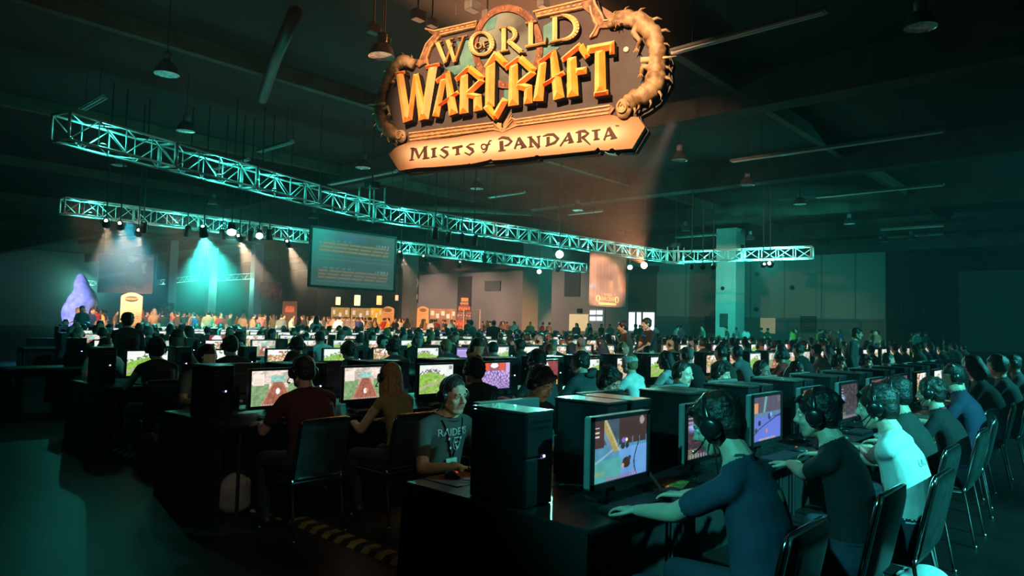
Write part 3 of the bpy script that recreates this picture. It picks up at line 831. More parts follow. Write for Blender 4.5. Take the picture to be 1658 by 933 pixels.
M_TRIML = mat('trim_edge', (.62, .34, .14), .5, var=.25, scale=8)
M_TEALP = mat('sign_teal_paint', (.08, .26, .23), .7, var=.3, scale=3, color2=(.16, .36, .31))
M_COIL = mat('dragon_tan', (.42, .24, .10), .55, var=.45, scale=6, color2=(.62, .42, .22), bump=.5)
M_RING = mat('ring_red', (.26, .075, .035), .6, var=.4, scale=9, color2=(.34, .14, .06), bump=.4)
M_INK = mat('parchment_ink', (.085, .030, .018), .7, var=.2, scale=5)
# board body
OUT = [(345,150),(395,160),(600,115),(625,90),(690,55),(760,44),(830,52),(880,68),(1150,4),(1185,-6),(1195,35),(1230,90),(1237,110),(1290,104),(1350,66),(1420,88),(1480,130),(1515,190),(1540,250),
       (1560,310),(1550,345),(1556,400),(1532,450),(1492,510),(1440,548),(1396,570),(1402,592),(1436,642),(1372,748),(1300,752),(1286,740),(1270,756),(1230,752),(1205,738),(1190,757),(905,785),(900,775),(890,788),(560,824),(395,838),(225,856),(170,775),(205,740),
       (160,692),(112,632),(100,575),(108,520),(112,480),(135,410),(170,350),(240,292),(322,302),(350,228),(383,190)]
M_EDGE = mat('sign_edge_black', (.03, .022, .02), .6)
plate('backing', [Z0(x + 9, y + 9) for x, y in OUT], -.16, 0.0, M_EDGE)
plate('board', [Z0(x, y) for x, y in OUT], 0.0, .06, M_PANEL)
# globe disc, ring and teal map patches
def ellp(cx, cy, rx, ry, n=40, a0=0, a1=2 * PI): return [(cx + rx * math.cos(a0 + (a1 - a0) * i / n), cy - ry * math.sin(a0 + (a1 - a0) * i / n)) for i in range(n)]
plate('globe_disc', [Z0(*p) for p in ellp(756, 245, 150, 178)], .06, .085, mat('globe_paint', (.10, .085, .075), .6, var=.4, scale=1.2, color2=(.26, .30, .25)))
for nm, pts in (('map_patch', [(500,215),(585,205),(600,330),(560,370),(490,380),(440,345),(520,330)]), ('map_patch', [(930,140),(985,110),(1000,180),(950,235),(1010,245),(930,300),(890,330),(905,250),(930,210)]),
                ('map_patch', [(735,455),(820,440),(815,500),(735,520)]), ('map_patch', [(640,110),(700,90),(690,150),(650,165)])):
    plate(nm, [Z0(*p) for p in pts], .06, .088 if pts[0][0] != 640 else .095, M_TEALP)
rb = MB()
stroke(rb, Z0, ellp(756, 245, 160, 190, 48), 34, .06, .13, True)
letter(rb, M_RING, 'ring')
for k in range(26):
    if not (k % 2): continue
    c = ellp(756, 245, 160, 190, 26)[k]
    o = MB().ell((*[0] * 3,), (.035, .02, .035), 8, 5).build('ring_stud', M_TRIM, sign, True)
    a, b = Z0(*c); o.location = (a, -.13, b)
# carved trims
TRIMS = [('top_trim', [(345,150),(395,162),(608,114),(598,152),(425,192),(392,190)]), ('top_trim', [(884,66),(1150,4),(1185,-6),(1168,42),(1130,58),(902,104)]),
         ('side_trim', [(392,190),(425,192),(384,245),(362,300),(372,345),(350,325),(318,345),(300,330),(322,302),(350,228)]),
         ('side_trim', [(1130,55),(1168,42),(1185,-6),(1195,35),(1230,90),(1237,112),(1288,106),(1300,140),(1285,165),(1270,150),(1212,152),(1195,190),(1160,205),(1188,150),(1165,85)]),
         ('bottom_trim', [(268,668),(440,650),(680,617),(700,600),(735,650),(775,590),(795,600),(1262,530),(1285,548),(1262,580),(800,640),(735,668),(690,658),(275,715)])]
for nm, pts in TRIMS:
    plate(nm, [Z0(*p) for p in pts], .06, .12, M_TRIM)
EDG = [[(352,156),(396,168),(606,120)], [(425,186),(600,146)], [(884,74),(1150,12),(1180,2)], [(905,98),(1128,52)], [(1180,0),(1190,38),(1224,92),(1232,118),(1286,112)], [(1165,45),(1172,85),(1200,140),(1185,170),(1165,200)],
       [(392,192),(356,232),(328,304)], [(420,196),(378,250),(360,300),(368,340)], [(272,672),(682,621),(702,606),(735,655),(775,596),(797,606),(1262,536)], [(276,706),(692,652),(735,664),(800,634),(1258,574)], [(275,690),(690,636)], [(800,620),(1262,555)]]
for e in EDG:
    b = MB(); stroke(b, Z0, e, 8, .11, .145); letter(b, M_TRIML, 'trim_moulding')
for (x0, y0, x1, y1, n) in ((290, 690, 690, 637, 14), (800, 622, 1255, 557, 16), (420, 172, 600, 134, 7), (900, 84, 1130, 34, 8)):
    for k in range(n):
        b = MB(); t0 = (k + .25) / n; t1 = (k + .75) / n
        stroke(b, Z0, [(x0 + (x1 - x0) * t0, y0 + (y1 - y0) * t0), (x0 + (x1 - x0) * t1, y0 + (y1 - y0) * t1)], 9, .115, .135)
        letter(b, M_TRIML, 'trim_bead')
# spread leaves at the middle of the bottom trim
for s_ in (-1, 1):
    b = MB()
    for k in range(4):
        stroke(b, Z0, [(735 + s_ * 6, 655 - k * 8), (735 + s_ * (50 - k * 2), 618 - k * 12 - (10 if s_ > 0 else 0))], [9, 3], .12, .15)
    letter(b, M_TRIML, 'trim_leaf')
# parchment ribbon
def parch_mat():
    m = bpy.data.materials.new('parchment'); m.use_nodes = True
    t = m.node_tree; b = t.nodes['Principled BSDF']
    a = t.nodes.new('ShaderNodeVertexColor'); a.layer_name = 'paint'
    n = t.nodes.new('ShaderNodeTexNoise'); n.inputs['Scale'].default_value = 3.5; n.inputs['Detail'].default_value = 6
    g = t.nodes.new('ShaderNodeTexCoord'); t.links.new(g.outputs['Object'], n.inputs['Vector'])
    mx = t.nodes.new('ShaderNodeMix'); mx.data_type = 'RGBA'; mx.blend_type = 'MULTIPLY'; mx.inputs['Factor'].default_value = .45
    t.links.new(a.outputs['Color'], mx.inputs['A']); t.links.new(n.outputs['Color'], mx.inputs['B'])
    t.links.new(a.outputs['Color'], b.inputs['Base Color']); b.inputs['Roughness'].default_value = .8
    return m
M_PARCH = parch_mat()
PTOP = [(205,742),(268,716),(480,694),(690,660),(735,668),(800,642),(1000,616),(1262,580),(1300,590),(1402,592),(1436,642)]
PBOT = [(170,775),(222,856),(310,842),(395,838),(470,832),(560,824),(566,814),(575,824),(665,804),(672,795),(682,806),(790,798),(893,786),(903,774),(912,785),(1000,777),(1100,766),(1190,757),(1203,740),(1214,755),(1258,757),(1274,742),(1286,755),(1372,748),(1436,642)]
# grid between the two edges so the printed glow can follow the lettering
def edge_at(E, x):
    xs = [p[0] for p in E]; return float(np.interp(x, xs, [p[1] for p in E]))
NXP, NYP = 120, 16
pv = []; pc = []
for i in range(NXP + 1):
    x = 170 + (1436 - 170) * i / NXP
    yt = edge_at([(170, 775)] + PTOP, x); yb = edge_at(PBOT, x)
    for j in range(NYP + 1):
        y = yt + (yb - yt) * j / NYP
        a, c = Z0(x, y)
        pv.append((a, -.13, c))
        tx = abs(2 * (x - 780) / 1060); base = 1 - .55 * max(0, 1 - 0)  # distance from the lettering line
        yl = 770 - (x - 280) * (770 - 672) / (1290 - 280)
        gl = math.exp(-((y - yl) / 44) ** 2) * (1 / (1 + math.exp((abs(x - 790) - 530) / 30)))
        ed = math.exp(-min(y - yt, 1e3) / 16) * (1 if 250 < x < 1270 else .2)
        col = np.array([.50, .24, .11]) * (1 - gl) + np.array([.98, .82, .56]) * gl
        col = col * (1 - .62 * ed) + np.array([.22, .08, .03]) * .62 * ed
        pc.append((*col, 1))
pf = [(i * (NYP + 1) + j, i * (NYP + 1) + j + 1, (i + 1) * (NYP + 1) + j + 1, (i + 1) * (NYP + 1) + j) for i in range(NXP) for j in range(NYP)]
me = bpy.data.meshes.new('parchment_ribbon'); me.from_pydata(pv, [], pf)
ca = me.color_attributes.new('paint', 'FLOAT_COLOR', 'POINT'); ca.data.foreach_set('color', np.array(pc, np.float32).ravel())
me.materials.append(M_PARCH); me.update()
par = new_obj('parchment_ribbon', fixn(me), sign)
plate('parchment_core', [Z0(*p) for p in PTOP + [p for p in reversed(PBOT[:-1])]], .06, .125, mat('parchment_edge', (.30, .15, .07), .8))
# dragon coils: scaled tubes with fins, at both ends
def coil(path, rad, fins, side):
    P = [Vector((Z0(*p)[0], -.16, Z0(*p)[1])) for p in path]
    pts = []; rs = []
    n = 6
    for i in range(len(P) - 1):
        for k in range(n):
            t = k / n; pts.append(P[i].lerp(P[i + 1], t)); rs.append((rad[i] * (1 - t) + rad[i + 1] * t) * PXM / Z0.k * (1 + .10 * math.sin((i * n + k) * 1.9)))
    pts.append(P[-1]); rs.append(rad[-1] * PXM / Z0.k)
    MB().tube(pts, rs, 10).build('dragon_body', M_COIL, sign, True)
    for i in range(2, len(pts) - 2, 4):
        d = (pts[i + 1] - pts[i - 1]).normalized(); nrm = Vector((d.z * side, 0, -d.x * side))
        L = rs[i] * (1.22 + .15 * (i % 2 == 0))
        b = MB(); b.tube([pts[i] + nrm * rs[i] * .6, pts[i] + nrm * L * .95 + d * rs[i] * .25, pts[i] + nrm * L * 1.15 + d * rs[i] * .7], [rs[i] * .42, rs[i] * .26, .003], 6, flat=.5)
        b.build('fin', M_COIL, sign, True)
def limbs(items):
    k = PXM / Z0.k
    for pts, r in items:
        P = [Z0(*p) for p in pts]
        MB().tube([(a, -.20, b) for a, b in P], [r * k * (1 - .22 * i) for i in range(len(P))], 8).build('dragon_limb', M_COIL, sign, True)
        a, b = P[-1]
        for j in (-1, 0, 1):
            MB().tube([(a, -.20, b), (a + j * 14 * k, -.22, b - 20 * k)], [5 * k, 1 * k], 5).build('dragon_toe', M_TRIML, sign, True)
limbs([([(1405, 150), (1385, 185), (1415, 225), (1400, 262)], 20), ([(1465, 360), (1430, 350), (1420, 385)], 18), ([(215, 355), (232, 385), (205, 415)], 13), ([(150, 560), (178, 545), (186, 575)], 12)])
coil([(300, 335), (250, 315), (200, 350), (165, 415), (140, 480), (128, 560), (142, 625), (185, 668), (240, 690)], [26, 34, 30, 26, 24, 30, 34, 36, 26], True, 1)
coil([(1262, 128), (1330, 105), (1420, 125), (1480, 195), (1500, 275), (1496, 350), (1490, 425), (1448, 482), (1385, 505), (1335, 545)], [26, 36, 42, 44, 40, 44, 48, 44, 40, 40], True, -1)
for (p, q, w0) in (((1425, 325), (1598, 306), 15), ((170, 534), (80, 540), 10)):
    a, b = Z0(*p), Z0(*q)
    MB().tube([(a[0], -.24, a[1]), (b[0], -.24, b[1])], [w0 * PXM / Z0.k, .004], 8).build('spike', mat('spike_ivory', (.74, .58, .38), .5), sign, True)
for (c, r) in (((242, 690), 36), ((1335, 555), 50)):
    a, b = Z0(*c); s_ = r * PXM / Z0.k
    MB().ell((a, -.18, b), (s_ * .8, .08, s_), 14, 8).build('claw', M_COIL, sign, True)
    MB().tube([(a + s_ * .62 * math.cos(t) * (1 - t / 14), -.27, b + s_ * .75 * math.sin(t) * (1 - t / 14)) for t in np.linspace(0, 9, 26)], s_ * .10, 6).build('scroll', M_TRIML, sign, True)
for (c, side) in (((268, 318), 1), ((1300, 132), -1)):     # heads: snout, jaw and whiskers
    a, b = Z0(*c); k = PXM / Z0.k
    h = MB(); h.ell((a, -.2, b), (34 * k, .07, 22 * k), 12, 8); h.ell((a + side * 26 * k, -.2, b - 10 * k), (20 * k, .05, 12 * k), 10, 6)
    h.build('dragon_head', M_COIL, sign, True)
    for j in range(5):
        an = math.radians(60 + j * 30)
        MB().tube([(a - side * 6 * k, -.22, b + 6 * k), (a - side * (40 * k) * math.sin(an), -.24, b + 34 * k * math.cos(an))], [6 * k, 1.2 * k], 5).build('whisker', M_TRIML, sign, True)

# ---- the large chiselled word
def BL(z, strokes, h=.055):
    b = MB()
    for s_ in strokes:
        blade(b, z, s_[0], s_[1], s_[2], s_[3] if len(s_) > 3 else None, y0=.13, y1=.27, h=h)
    return b
WORD = [
 (Z5, [((128, 358), (205, 858), 98, 108), ((232, 842), (292, 372), 72, 58), ((298, 372), (372, 835), 66, 118), ((474, 288), (385, 832), 112, 108), ((80, 372), (186, 352), 44), ((395, 305), (540, 274), 46)]),
 (Z5, [((578, 420), (500, 808), 74, 92), ((618, 352), (682, 786), 66, 116), ((505, 452), (644, 348), 62, 40), ((525, 705), (735, 556), 40, 52)]),
 (Z5, [((790, 380), (790, 776), 96, 112), ((705, 436), (852, 298), 62, 60), ((842, 312), (985, 432), 78), ((988, 428), (815, 590), 74), ((812, 582), (962, 612), 66), ((928, 585), (934, 750), 92, 110)]),
 (Z5, [((1062, 262), (1054, 712), 112), ((1022, 320), (1126, 152), 92, 74), ((1112, 168), (1226, 284), 84, 78), ((1016, 690), (1118, 828), 92, 60), ((1108, 818), (1216, 628), 92, 84)]),
 (Z6, [((140, 340), (140, 762), 98, 122), ((55, 386), (212, 266), 58), ((204, 276), (358, 418), 78), ((356, 412), (168, 566), 74), ((166, 552), (318, 590), 80), ((292, 560), (290, 742), 88, 100)]),
 (Z6, [((440, 318), (392, 716), 84, 116), ((545, 205), (606, 694), 72, 124), ((392, 336), (566, 202), 58, 40), ((436, 560), (664, 424), 42, 54)]),
 (Z6, [((736, 268), (748, 672), 98, 124), ((636, 304), (834, 140), 60, 66), ((824, 150), (900, 276), 76, 60), ((772, 420), (892, 402), 76, 74)]),
 (Z6, [((1026, 190), (1030, 640), 104, 120), ((892, 196), (1174, 148), 86, 92), ((1148, 128), (1150, 244), 52), ((962, 650), (1112, 628), 52)]),
]
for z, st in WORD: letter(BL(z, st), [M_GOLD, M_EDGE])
# ---- the upper serif word
def serif(z, parts, y0=.13, y1=.19, h=.022):
    b = MB()
    for s_ in parts:
        if s_[0] == 'arc':
            _, pts, ws = s_
            for i in range(len(pts) - 1):
                blade(b, z, pts[i], pts[i + 1], ws[i], ws[i + 1], y0=y0, y1=y1, h=h, inset=0.02)
        else:
            blade(b, z, s_[0], s_[1], s_[2], s_[3] if len(s_) > 3 else None, y0=y0, y1=y1, h=h)
    return b
def oring(cx, cy, rx, ry, side, top, n=28):
    pts = [(cx + rx * math.cos(2 * PI * i / n), cy - ry * math.sin(2 * PI * i / n)) for i in range(n + 1)]
    ws = [top + (side - top) * abs(math.cos(2 * PI * i / n)) ** 1.5 for i in range(n + 1)]
    return ('arc', pts, ws)
def bow(cx, cy, rx, ry, side, top, a0=90, a1=-90, n=14):
    an = [math.radians(a0 + (a1 - a0) * i / n) for i in range(n + 1)]
    return ('arc', [(cx + rx * math.cos(a), cy - ry * math.sin(a)) for a in an], [top + (side - top) * max(0, math.cos(a)) for a in an])
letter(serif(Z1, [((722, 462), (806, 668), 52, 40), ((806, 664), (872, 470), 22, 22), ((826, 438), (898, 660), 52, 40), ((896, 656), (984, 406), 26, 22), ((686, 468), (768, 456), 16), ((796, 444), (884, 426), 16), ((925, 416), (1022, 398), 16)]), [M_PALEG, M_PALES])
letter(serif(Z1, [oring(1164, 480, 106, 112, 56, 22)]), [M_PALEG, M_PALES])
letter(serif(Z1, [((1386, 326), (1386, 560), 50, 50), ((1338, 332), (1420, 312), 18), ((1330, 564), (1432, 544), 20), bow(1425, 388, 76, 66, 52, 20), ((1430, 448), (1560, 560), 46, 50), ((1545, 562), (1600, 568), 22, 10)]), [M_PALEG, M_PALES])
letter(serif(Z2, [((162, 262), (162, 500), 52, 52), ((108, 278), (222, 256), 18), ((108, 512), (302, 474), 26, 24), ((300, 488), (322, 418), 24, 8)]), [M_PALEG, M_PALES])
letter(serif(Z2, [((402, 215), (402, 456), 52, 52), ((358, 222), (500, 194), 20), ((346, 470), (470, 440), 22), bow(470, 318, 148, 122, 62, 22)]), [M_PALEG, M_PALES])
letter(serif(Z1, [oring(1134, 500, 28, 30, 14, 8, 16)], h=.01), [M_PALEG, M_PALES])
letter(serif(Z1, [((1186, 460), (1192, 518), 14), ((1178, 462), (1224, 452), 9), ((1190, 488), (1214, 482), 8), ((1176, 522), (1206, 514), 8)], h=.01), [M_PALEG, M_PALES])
# registered-mark dot, and the tiny mark at the end of the ribbon
a, b = Z2(1094, 517); MB().lathe([(.045, -.0), (.045, .02), (.03, .03)], 14, M=Matrix.Rotation(PI / 2, 3, 'X'), c=(a, -.07, b)).build('registered_mark', mat('mark_white', (.75, .6, .5), .6), sign)
# ---- ribbon lettering
def FL(z, parts):
    b = MB()
    for pts, w in parts: stroke(b, z, pts, w, .12, .145)
    return letter(b, M_INK)
FL(Z3, [([(468, 702), (455, 822)], [34, 22]), ([(455, 705), (492, 712), (528, 802)], [20, 34, 26]), ([(522, 802), (590, 690)], [14, 18]), ([(590, 688), (592, 806)], [36, 44]), ([(432, 822), (478, 816)], 10), ([(565, 808), (630, 798)], 12), ([(440, 706), (480, 700)], 10), ([(575, 692), (612, 684)], 10)])
FL(Z3, [([(676, 708), (676, 790)], 36), ([(648, 712), (702, 700)], 12), ([(650, 794), (704, 784)], 12)])
FL(Z3, [([(826, 690), (790, 690), (752, 712), (806, 744), (818, 762), (782, 798), (735, 770)], [10, 16, 30, 36, 24, 18, 12])])
FL(Z3, [([(862, 702), (962, 682)], 24), ([(914, 695), (914, 764)], 34), ([(890, 768), (938, 760)], 12)])
FL(Z3, [([(1082, 660), (1045, 662), (1008, 684), (1060, 716), (1072, 734), (1034, 770), (984, 744)], [10, 16, 30, 36, 24, 18, 12])])
b = MB(); stroke(b, Z3, [(1176 + 26 * math.cos(k / 14 * 2 * PI), 688 - 26 * math.sin(k / 14 * 2 * PI)) for k in range(14)], 13, .12, .145, True); letter(b, M_INK)
FL(Z3, [([(1252, 628), (1236, 628), (1220, 660), (1202, 724), (1180, 744), (1160, 738)], [10, 12, 15, 15, 12, 8]), ([(1196, 668), (1244, 660)], 9)])
FL(Z3, [([(1350, 632), (1356, 728)], 42), ([(1322, 732), (1392, 722)], 12), ([(1318, 614), (1362, 594), (1420, 604), (1452, 636), (1420, 668), (1380, 682)], [8, 22, 30, 30, 22, 8])])
FL(Z3, [([(1524, 600), (1484, 712)], [14, 22]), ([(1524, 598), (1578, 694)], [30, 48]), ([(1500, 672), (1560, 658)], 13), ([(1542, 702), (1604, 690)], 12)])
FL(Z4, [([(150, 598), (154, 690)], 26), ([(140, 592), (236, 696)], [26, 34]), ([(230, 586), (236, 696)], [24, 14]), ([(118, 596), (165, 588)], 10), ([(132, 694), (180, 686)], 10), ([(210, 590), (250, 582)], 9)])
FL(Z4, [([(326, 590), (326, 676)], 34), ([(272, 586), (320, 568), (378, 566), (424, 610), (392, 648), (300, 684)], [6, 20, 28, 34, 26, 12])])
FL(Z4, [([(532, 556), (446, 684)], [14, 16]), ([(528, 550), (558, 648)], [30, 46]), ([(488, 632), (558, 612)], 13), ([(524, 652), (582, 642)], 10)])
FL(Z4, [([(640, 552), (640, 640)], 32), ([(612, 644), (664, 636)], 10), ([(598, 552), (640, 536), (690, 532), (724, 556), (698, 582), (660, 596)], [6, 18, 26, 28, 22, 14]), ([(664, 592), (746, 668)], [30, 8])])
FL(Z4, [([(802, 524), (806, 616)], 34), ([(762, 532), (846, 518)], 11), ([(780, 620), (838, 610)], 12)])
FL(Z4, [([(926, 504), (884, 626)], [14, 18]), ([(932, 498), (984, 604)], [30, 48]), ([(902, 584), (968, 568)], 13), ([(948, 612), (1014, 600)], 10)])
FL(Z4, [([(998, 478), (1010, 476)], 5), ([(1004, 478), (1005, 490)], 5), ([(1014, 488), (1016, 475), (1022, 484), (1028, 473), (1030, 486)], 4)])
# hanging cables
for px in (735, 960):
    a, b = sg(px, 20)
    MB().tube([(a, .08, b), (a, .08, CEILZ - SGC.z)], .012, 5).build('cable', mat('steel_cable', (.25, .22, .2), .4, metal=.8), sign)
# ------------------------------------------------------------------ gaming desks: tables, monitors, towers, keyboards, mice, chairs
M_TTOP = mat('table_black_laminate', (.018, .018, .019), .30, var=.2, scale=5)
M_CLOTH = mat('black_table_cloth', (.004, .004, .0045), .95, var=.3, scale=6, bump=.2)
M_CHROME = mat('chrome_tube', (.70, .70, .70), .16, metal=1.0, var=.05)
M_CASE = mat('tower_gloss_black', (.011, .011, .012), .20, var=.2, scale=10, coat=.4)
M_FRONT = mat('tower_front_black', (.009, .009, .010), .5, var=.2, spec=.3)
M_LID = mat('tower_lid', (.040, .030, .028), .25, var=.15, coat=.3)
M_BEZEL = mat('monitor_bezel', (.010, .010, .011), .28, var=.1)
M_HOUS = mat('monitor_housing_grey', (.16, .17, .17), .42, var=.08)
M_KEY = mat('key_plastic', (.022, .022, .024), .5, var=.2)
M_MOUSE = mat('mouse_plastic', (.03, .03, .032), .35, var=.1)
M_LED = mat('power_led', (.4, .4, 1), .3, emit=(.45, .42, 1.0), estr=14, var=0)
M_LED.cycles.emission_sampling = 'NONE'
M_PAD = mat('chair_vinyl', (.020, .034, .033), .42, var=.2, scale=12, bump=.15)
TABZ = .74
TW = 1.83
def make_table():
    t = thing('folding_table', 'x', 'table', group='black desk tables in rows')
    MB().bevbox((TW / 2, 0, TABZ - .015), (TW - .01, .60, .03), .006).build('table_top', M_TTOP, t)
    for x in (.15, TW - .15):
        for y in (-.24, .24):
            MB().tube([(x, y, 0), (x, y, TABZ - .03)], .014, 6).build('leg', M_DARK, t)
    MB().bevbox((TW / 2, .285, (TABZ - .03) / 2), (TW - .02, .012, TABZ - .034), .003).build('dark_sheet', M_CLOTH, t)  # black sheet added to keep the space under the table dark
    return t
table0 = make_table()
def drape_mesh(w, h):
    """cloth hanging over a row end with shallow folds"""
    n = 48; vs = []; fs = []
    for i in range(n + 1):
        x = -w / 2 + w * i / n
        for j in range(7):
            z = h * j / 6
            vs.append((-.004 - .022 * (1 - j / 6) * (1 + math.sin(i * 1.35) + .4 * math.sin(i * .51)), x, z))
    for i in range(n):
        for j in range(6): fs.append((i * 7 + j, i * 7 + j + 1, (i + 1) * 7 + j + 1, (i + 1) * 7 + j))
    return MB().add(vs, fs)

# ---- pictures on the monitors (drawn as colours, x right, y up)
def g_ui(c, x, y):
    c = mixc(c, .7 * ((y < .05) & (x > .2) & (x < .8) & (np.sin(x * 130) > -.4)), (.55, .42, .40))
    c = mixc(c, .75 * ((np.abs(x - .93) < .05) & (np.abs(y - .90) < .07)), (.15, .13, .12))
    return c
def g_meadow(x, y, s=0):
    n = vnoise(x, y, 7, s); n2 = vnoise(x, y, 22, s + 1)
    c = mixc(np.tile(np.array([.82, .86, .80]), (len(x), 1)), .35 * (n > .5), (.6, .72, .70))
    hill = .62 + .10 * np.sin(x * 5 + s) + .05 * n
    c = mixc(c, (y < hill + .12) * (n2 > .55) * (x < .75), (.20, .13, .24) if s % 2 == 0 else (.10, .22, .05))
    c = mixc(c, y < hill, (.26, .48, .08))
    c = c * np.where(y < hill, .65 + .7 * n2, 1)[:, None]
    path = np.abs(y - (.12 + .55 * x + .05 * np.sin(x * 9))) < .06 * (1 - y)
    c = mixc(c, .75 * path * (y < hill), (.50, .36, .36))
    c = mixc(c, .8 * (np.hypot((x - .48), (y - .45) * .7) < .03), (.75, .65, .45))
    return g_ui(c, x, y)
def g_bridge(x, y, s=0):
    n = vnoise(x, y, 9, s + 4); n2 = vnoise(x, y, 26, s + 5)
    c = mixc(np.tile(np.array([.52, .44, .38]), (len(x), 1)), n > .5, (.80, .66, .58))
    c = mixc(c, ((x < .35) | (x > .72)) * (y < .62) * .9, (.16, .32, .13))
    c = mixc(c, (np.abs(x - .52) < .14) * (y > .66) * (y < .86), (.30, .55, .46))
    w = .08 + .34 * np.clip(.68 - y, 0, 1)
    road = (np.abs(x - .52) < w) & (y < .66)
    c = mixc(c, road, (.36, .13, .08))
    c = c * (.7 + .6 * n2)[:, None]
    c = mixc(c, road * (np.sin((x - .52) / w * 16) > .85) * .5, (.18, .06, .04))
    c = mixc(c, (np.abs(np.abs(x - .52) - w) < .015) * (y < .66), (.52, .22, .13))
    c = mixc(c, ((x > .03) & (x < .25) & (y > .58) & (y < .90)) * 1., (.88, .78, .68))
    c = mixc(c, ((x > .05) & (x < .22) & (y > .60) & (y < .84)) * (np.sin(y * 150) > .6) * .5, (.35, .25, .22))
    c = mixc(c, np.exp(-((x - .52) / .045) ** 2 - ((y - .40 + .15 * s) / .09) ** 2) > .4, (.90, .84, .88))
    c = mixc(c, (np.exp(-((x - .56) / .03) ** 2 - ((y - .42 + .15 * s) / .06) ** 2) > .4) * (s > 0), (.85, .28, .06))
    return g_ui(c, x, y)
def g_cobble(x, y, s=0):
    gx, gy = x * 9, y * 8 / (.5 + .7 * y)
    d = np.full(len(x), 9.); d2 = np.full(len(x), 9.)
    for i in range(-1, 11):
        for j in range(-1, 16):
            px = i + .5 + .4 * math.sin(i * 7.3 + j * 3.1); py = j * .75 + .35 * math.sin(i * 2.7 + j * 5.9)
            q = np.hypot(gx - px, gy - py); m = q < d
            d2 = np.where(m, d, np.minimum(d2, q)); d = np.where(m, q, d)
    c = np.tile(np.array([.50, .36, .72]), (len(x), 1)) * (.75 + .5 * vnoise(x, y, 6, 3))[:, None]
    c = mixc(c, (d2 - d < .16), (.14, .07, .24))
    c = mixc(c, (y > .70), (.30, .10, .16))
    c = mixc(c, (y > .70) * (np.abs(np.abs(x - .45) - .28) < .10), (.72, .10, .05))
    c = mixc(c, np.exp(-((x - .45) / .14) ** 2 - ((y - .9) / .10) ** 2) > .4, (1., .92, .86))
    c = mixc(c, (y > .62) * (x > .85), (.55, .40, .75))
    return c
def g_temple(x, y, s=0):
    n = vnoise(x, y, 8, 11)
    c = mixc(np.tile(np.array([.045, .075, .11]), (len(x), 1)), y < .60 - .05 * x, (.07, .24, .38))
    c = mixc(c, (y < .5) * (x > .45), (.12, .30, .62))
    c = mixc(c, (y < .35) * (x < .5) * .8, (.07, .34, .30))
    c = mixc(c, (y > .55) * (x > .45), (.05, .022, .022))
    e = x - (.14 + (1 - y) * .48)
    c = mixc(c, (np.abs(e) < .035) * (y > .46), (.30, .27, .07))
    c = mixc(c, (np.abs(e - .06) < .022) * (y > .46), (.42, .36, .18))
    c = mixc(c, (np.abs(e + .07) < .035) * (y > .40), (.13, .22, .34))
    c = mixc(c, (x < .18) * (y > .55), (.06, .025, .025))
    c = mixc(c, (np.abs(y - (.30 + .55 * x)) < .02) * (x < .35), (.22, .40, .50))
    c = mixc(c, (np.sin(x * 46) > .86) * (y > .52) * (y < .66) * (x > .4), (.06, .16, .26))
    c = mixc(c, (np.abs(x - .80 + .05 * np.sin(y * 7)) < .01) * (y < .6), (.01, .02, .04))
    for (a, b, r, col) in ((.54, .62, .035, (.16, .12, .55)), (.60, .62, .02, (.85, .75, .45)), (.53, .52, .04, (.02, .02, .03)), (.61, .52, .035, (.02, .02, .03)), (.60, .24, .075, (.035, .02, .02)), (.53, .20, .03, (.50, .34, .16)), (.66, .31, .03, (.05, .03, .03))):
        c = mixc(c, np.hypot((x - a), (y - b) * .8) < r, col)
    c = mixc(c, (np.hypot(x - .90, (y - .92) * .7) < .05) * .9, (.30, .30, .29))
    for k in range(3): c = mixc(c, (np.abs(y - .88 + .07 * k) < .012) * (x > .02) * (x < .1), (.6, .6, .55))
    c = mixc(c, .7 * (y < .06) * (x > .22) * (x < .85) * (np.sin(x * 120) > -.5), (.32, .12, .30))
    c = mixc(c, .6 * (y > .08) * (y < .20) * (x < .2) * (np.sin(y * 190) > 0), (.30, .34, .08))
    return c * (.85 + .3 * n)[:, None]
def g_blue(x, y, s=0):
    c = mixc(np.tile(np.array([.06, .08, .20]), (len(x), 1)), y < .58 - .1 * x, (.12, .16, .62))
    c = mixc(c, (y > .6) * (.6 + .4 * np.sin(x * 33)) * .8, (.12, .055, .03))
    c = mixc(c, (np.abs(x - .42 - (y - .8) * .2) < .04) * (y > .52), (.16, .34, .26))
    c = mixc(c, (x < .17) * (y > .52) * (y < .86), (.62, .28, .12))
    c = mixc(c, (y > .52) * (y < .64), (.10, .19, .34))
    c = mixc(c, np.abs(y - (.12 + .42 * x ** .7)) < .014, (.02, .03, .12))
    for (a, b, r, col) in ((.58, .52, .06, (.04, .04, .09)), (.64, .56, .04, (.22, .40, .85)), (.22, .40, .05, (.02, .02, .05)), (.48, .20, .035, (.60, .22, .06)), (.10, .24, .05, (.05, .04, .07))):
        c = mixc(c, np.hypot(x - a, (y - b) * .8) < r, col)
    return g_ui(c, x, y)
def g_dark(x, y, s=0):
    n = vnoise(x, y, 20, s + 2)
    c = np.tile(np.array([.035, .025, .032]), (len(x), 1)) + (n[:, None] ** 3) * np.array([.10, .04, .06])
    c = mixc(c, np.exp(-((x - .14) / .10) ** 2 - ((y - .60) / .07) ** 2), (.30, .40, .85))
    c = mixc(c, (y < .07) * (np.sin(x * 90) > 0), (.26, .26, .34))
    for k in range(4): c = mixc(c, (np.abs(y - .86 + .08 * k) < .016) * (x < .16) * (np.sin(x * 150) > -.4), (.5, .5, .52))
    c = mixc(c, (y < .2) * (x < .3) * (np.sin(y * 160) > 0) * .6, (.26, .26, .14))
    return c
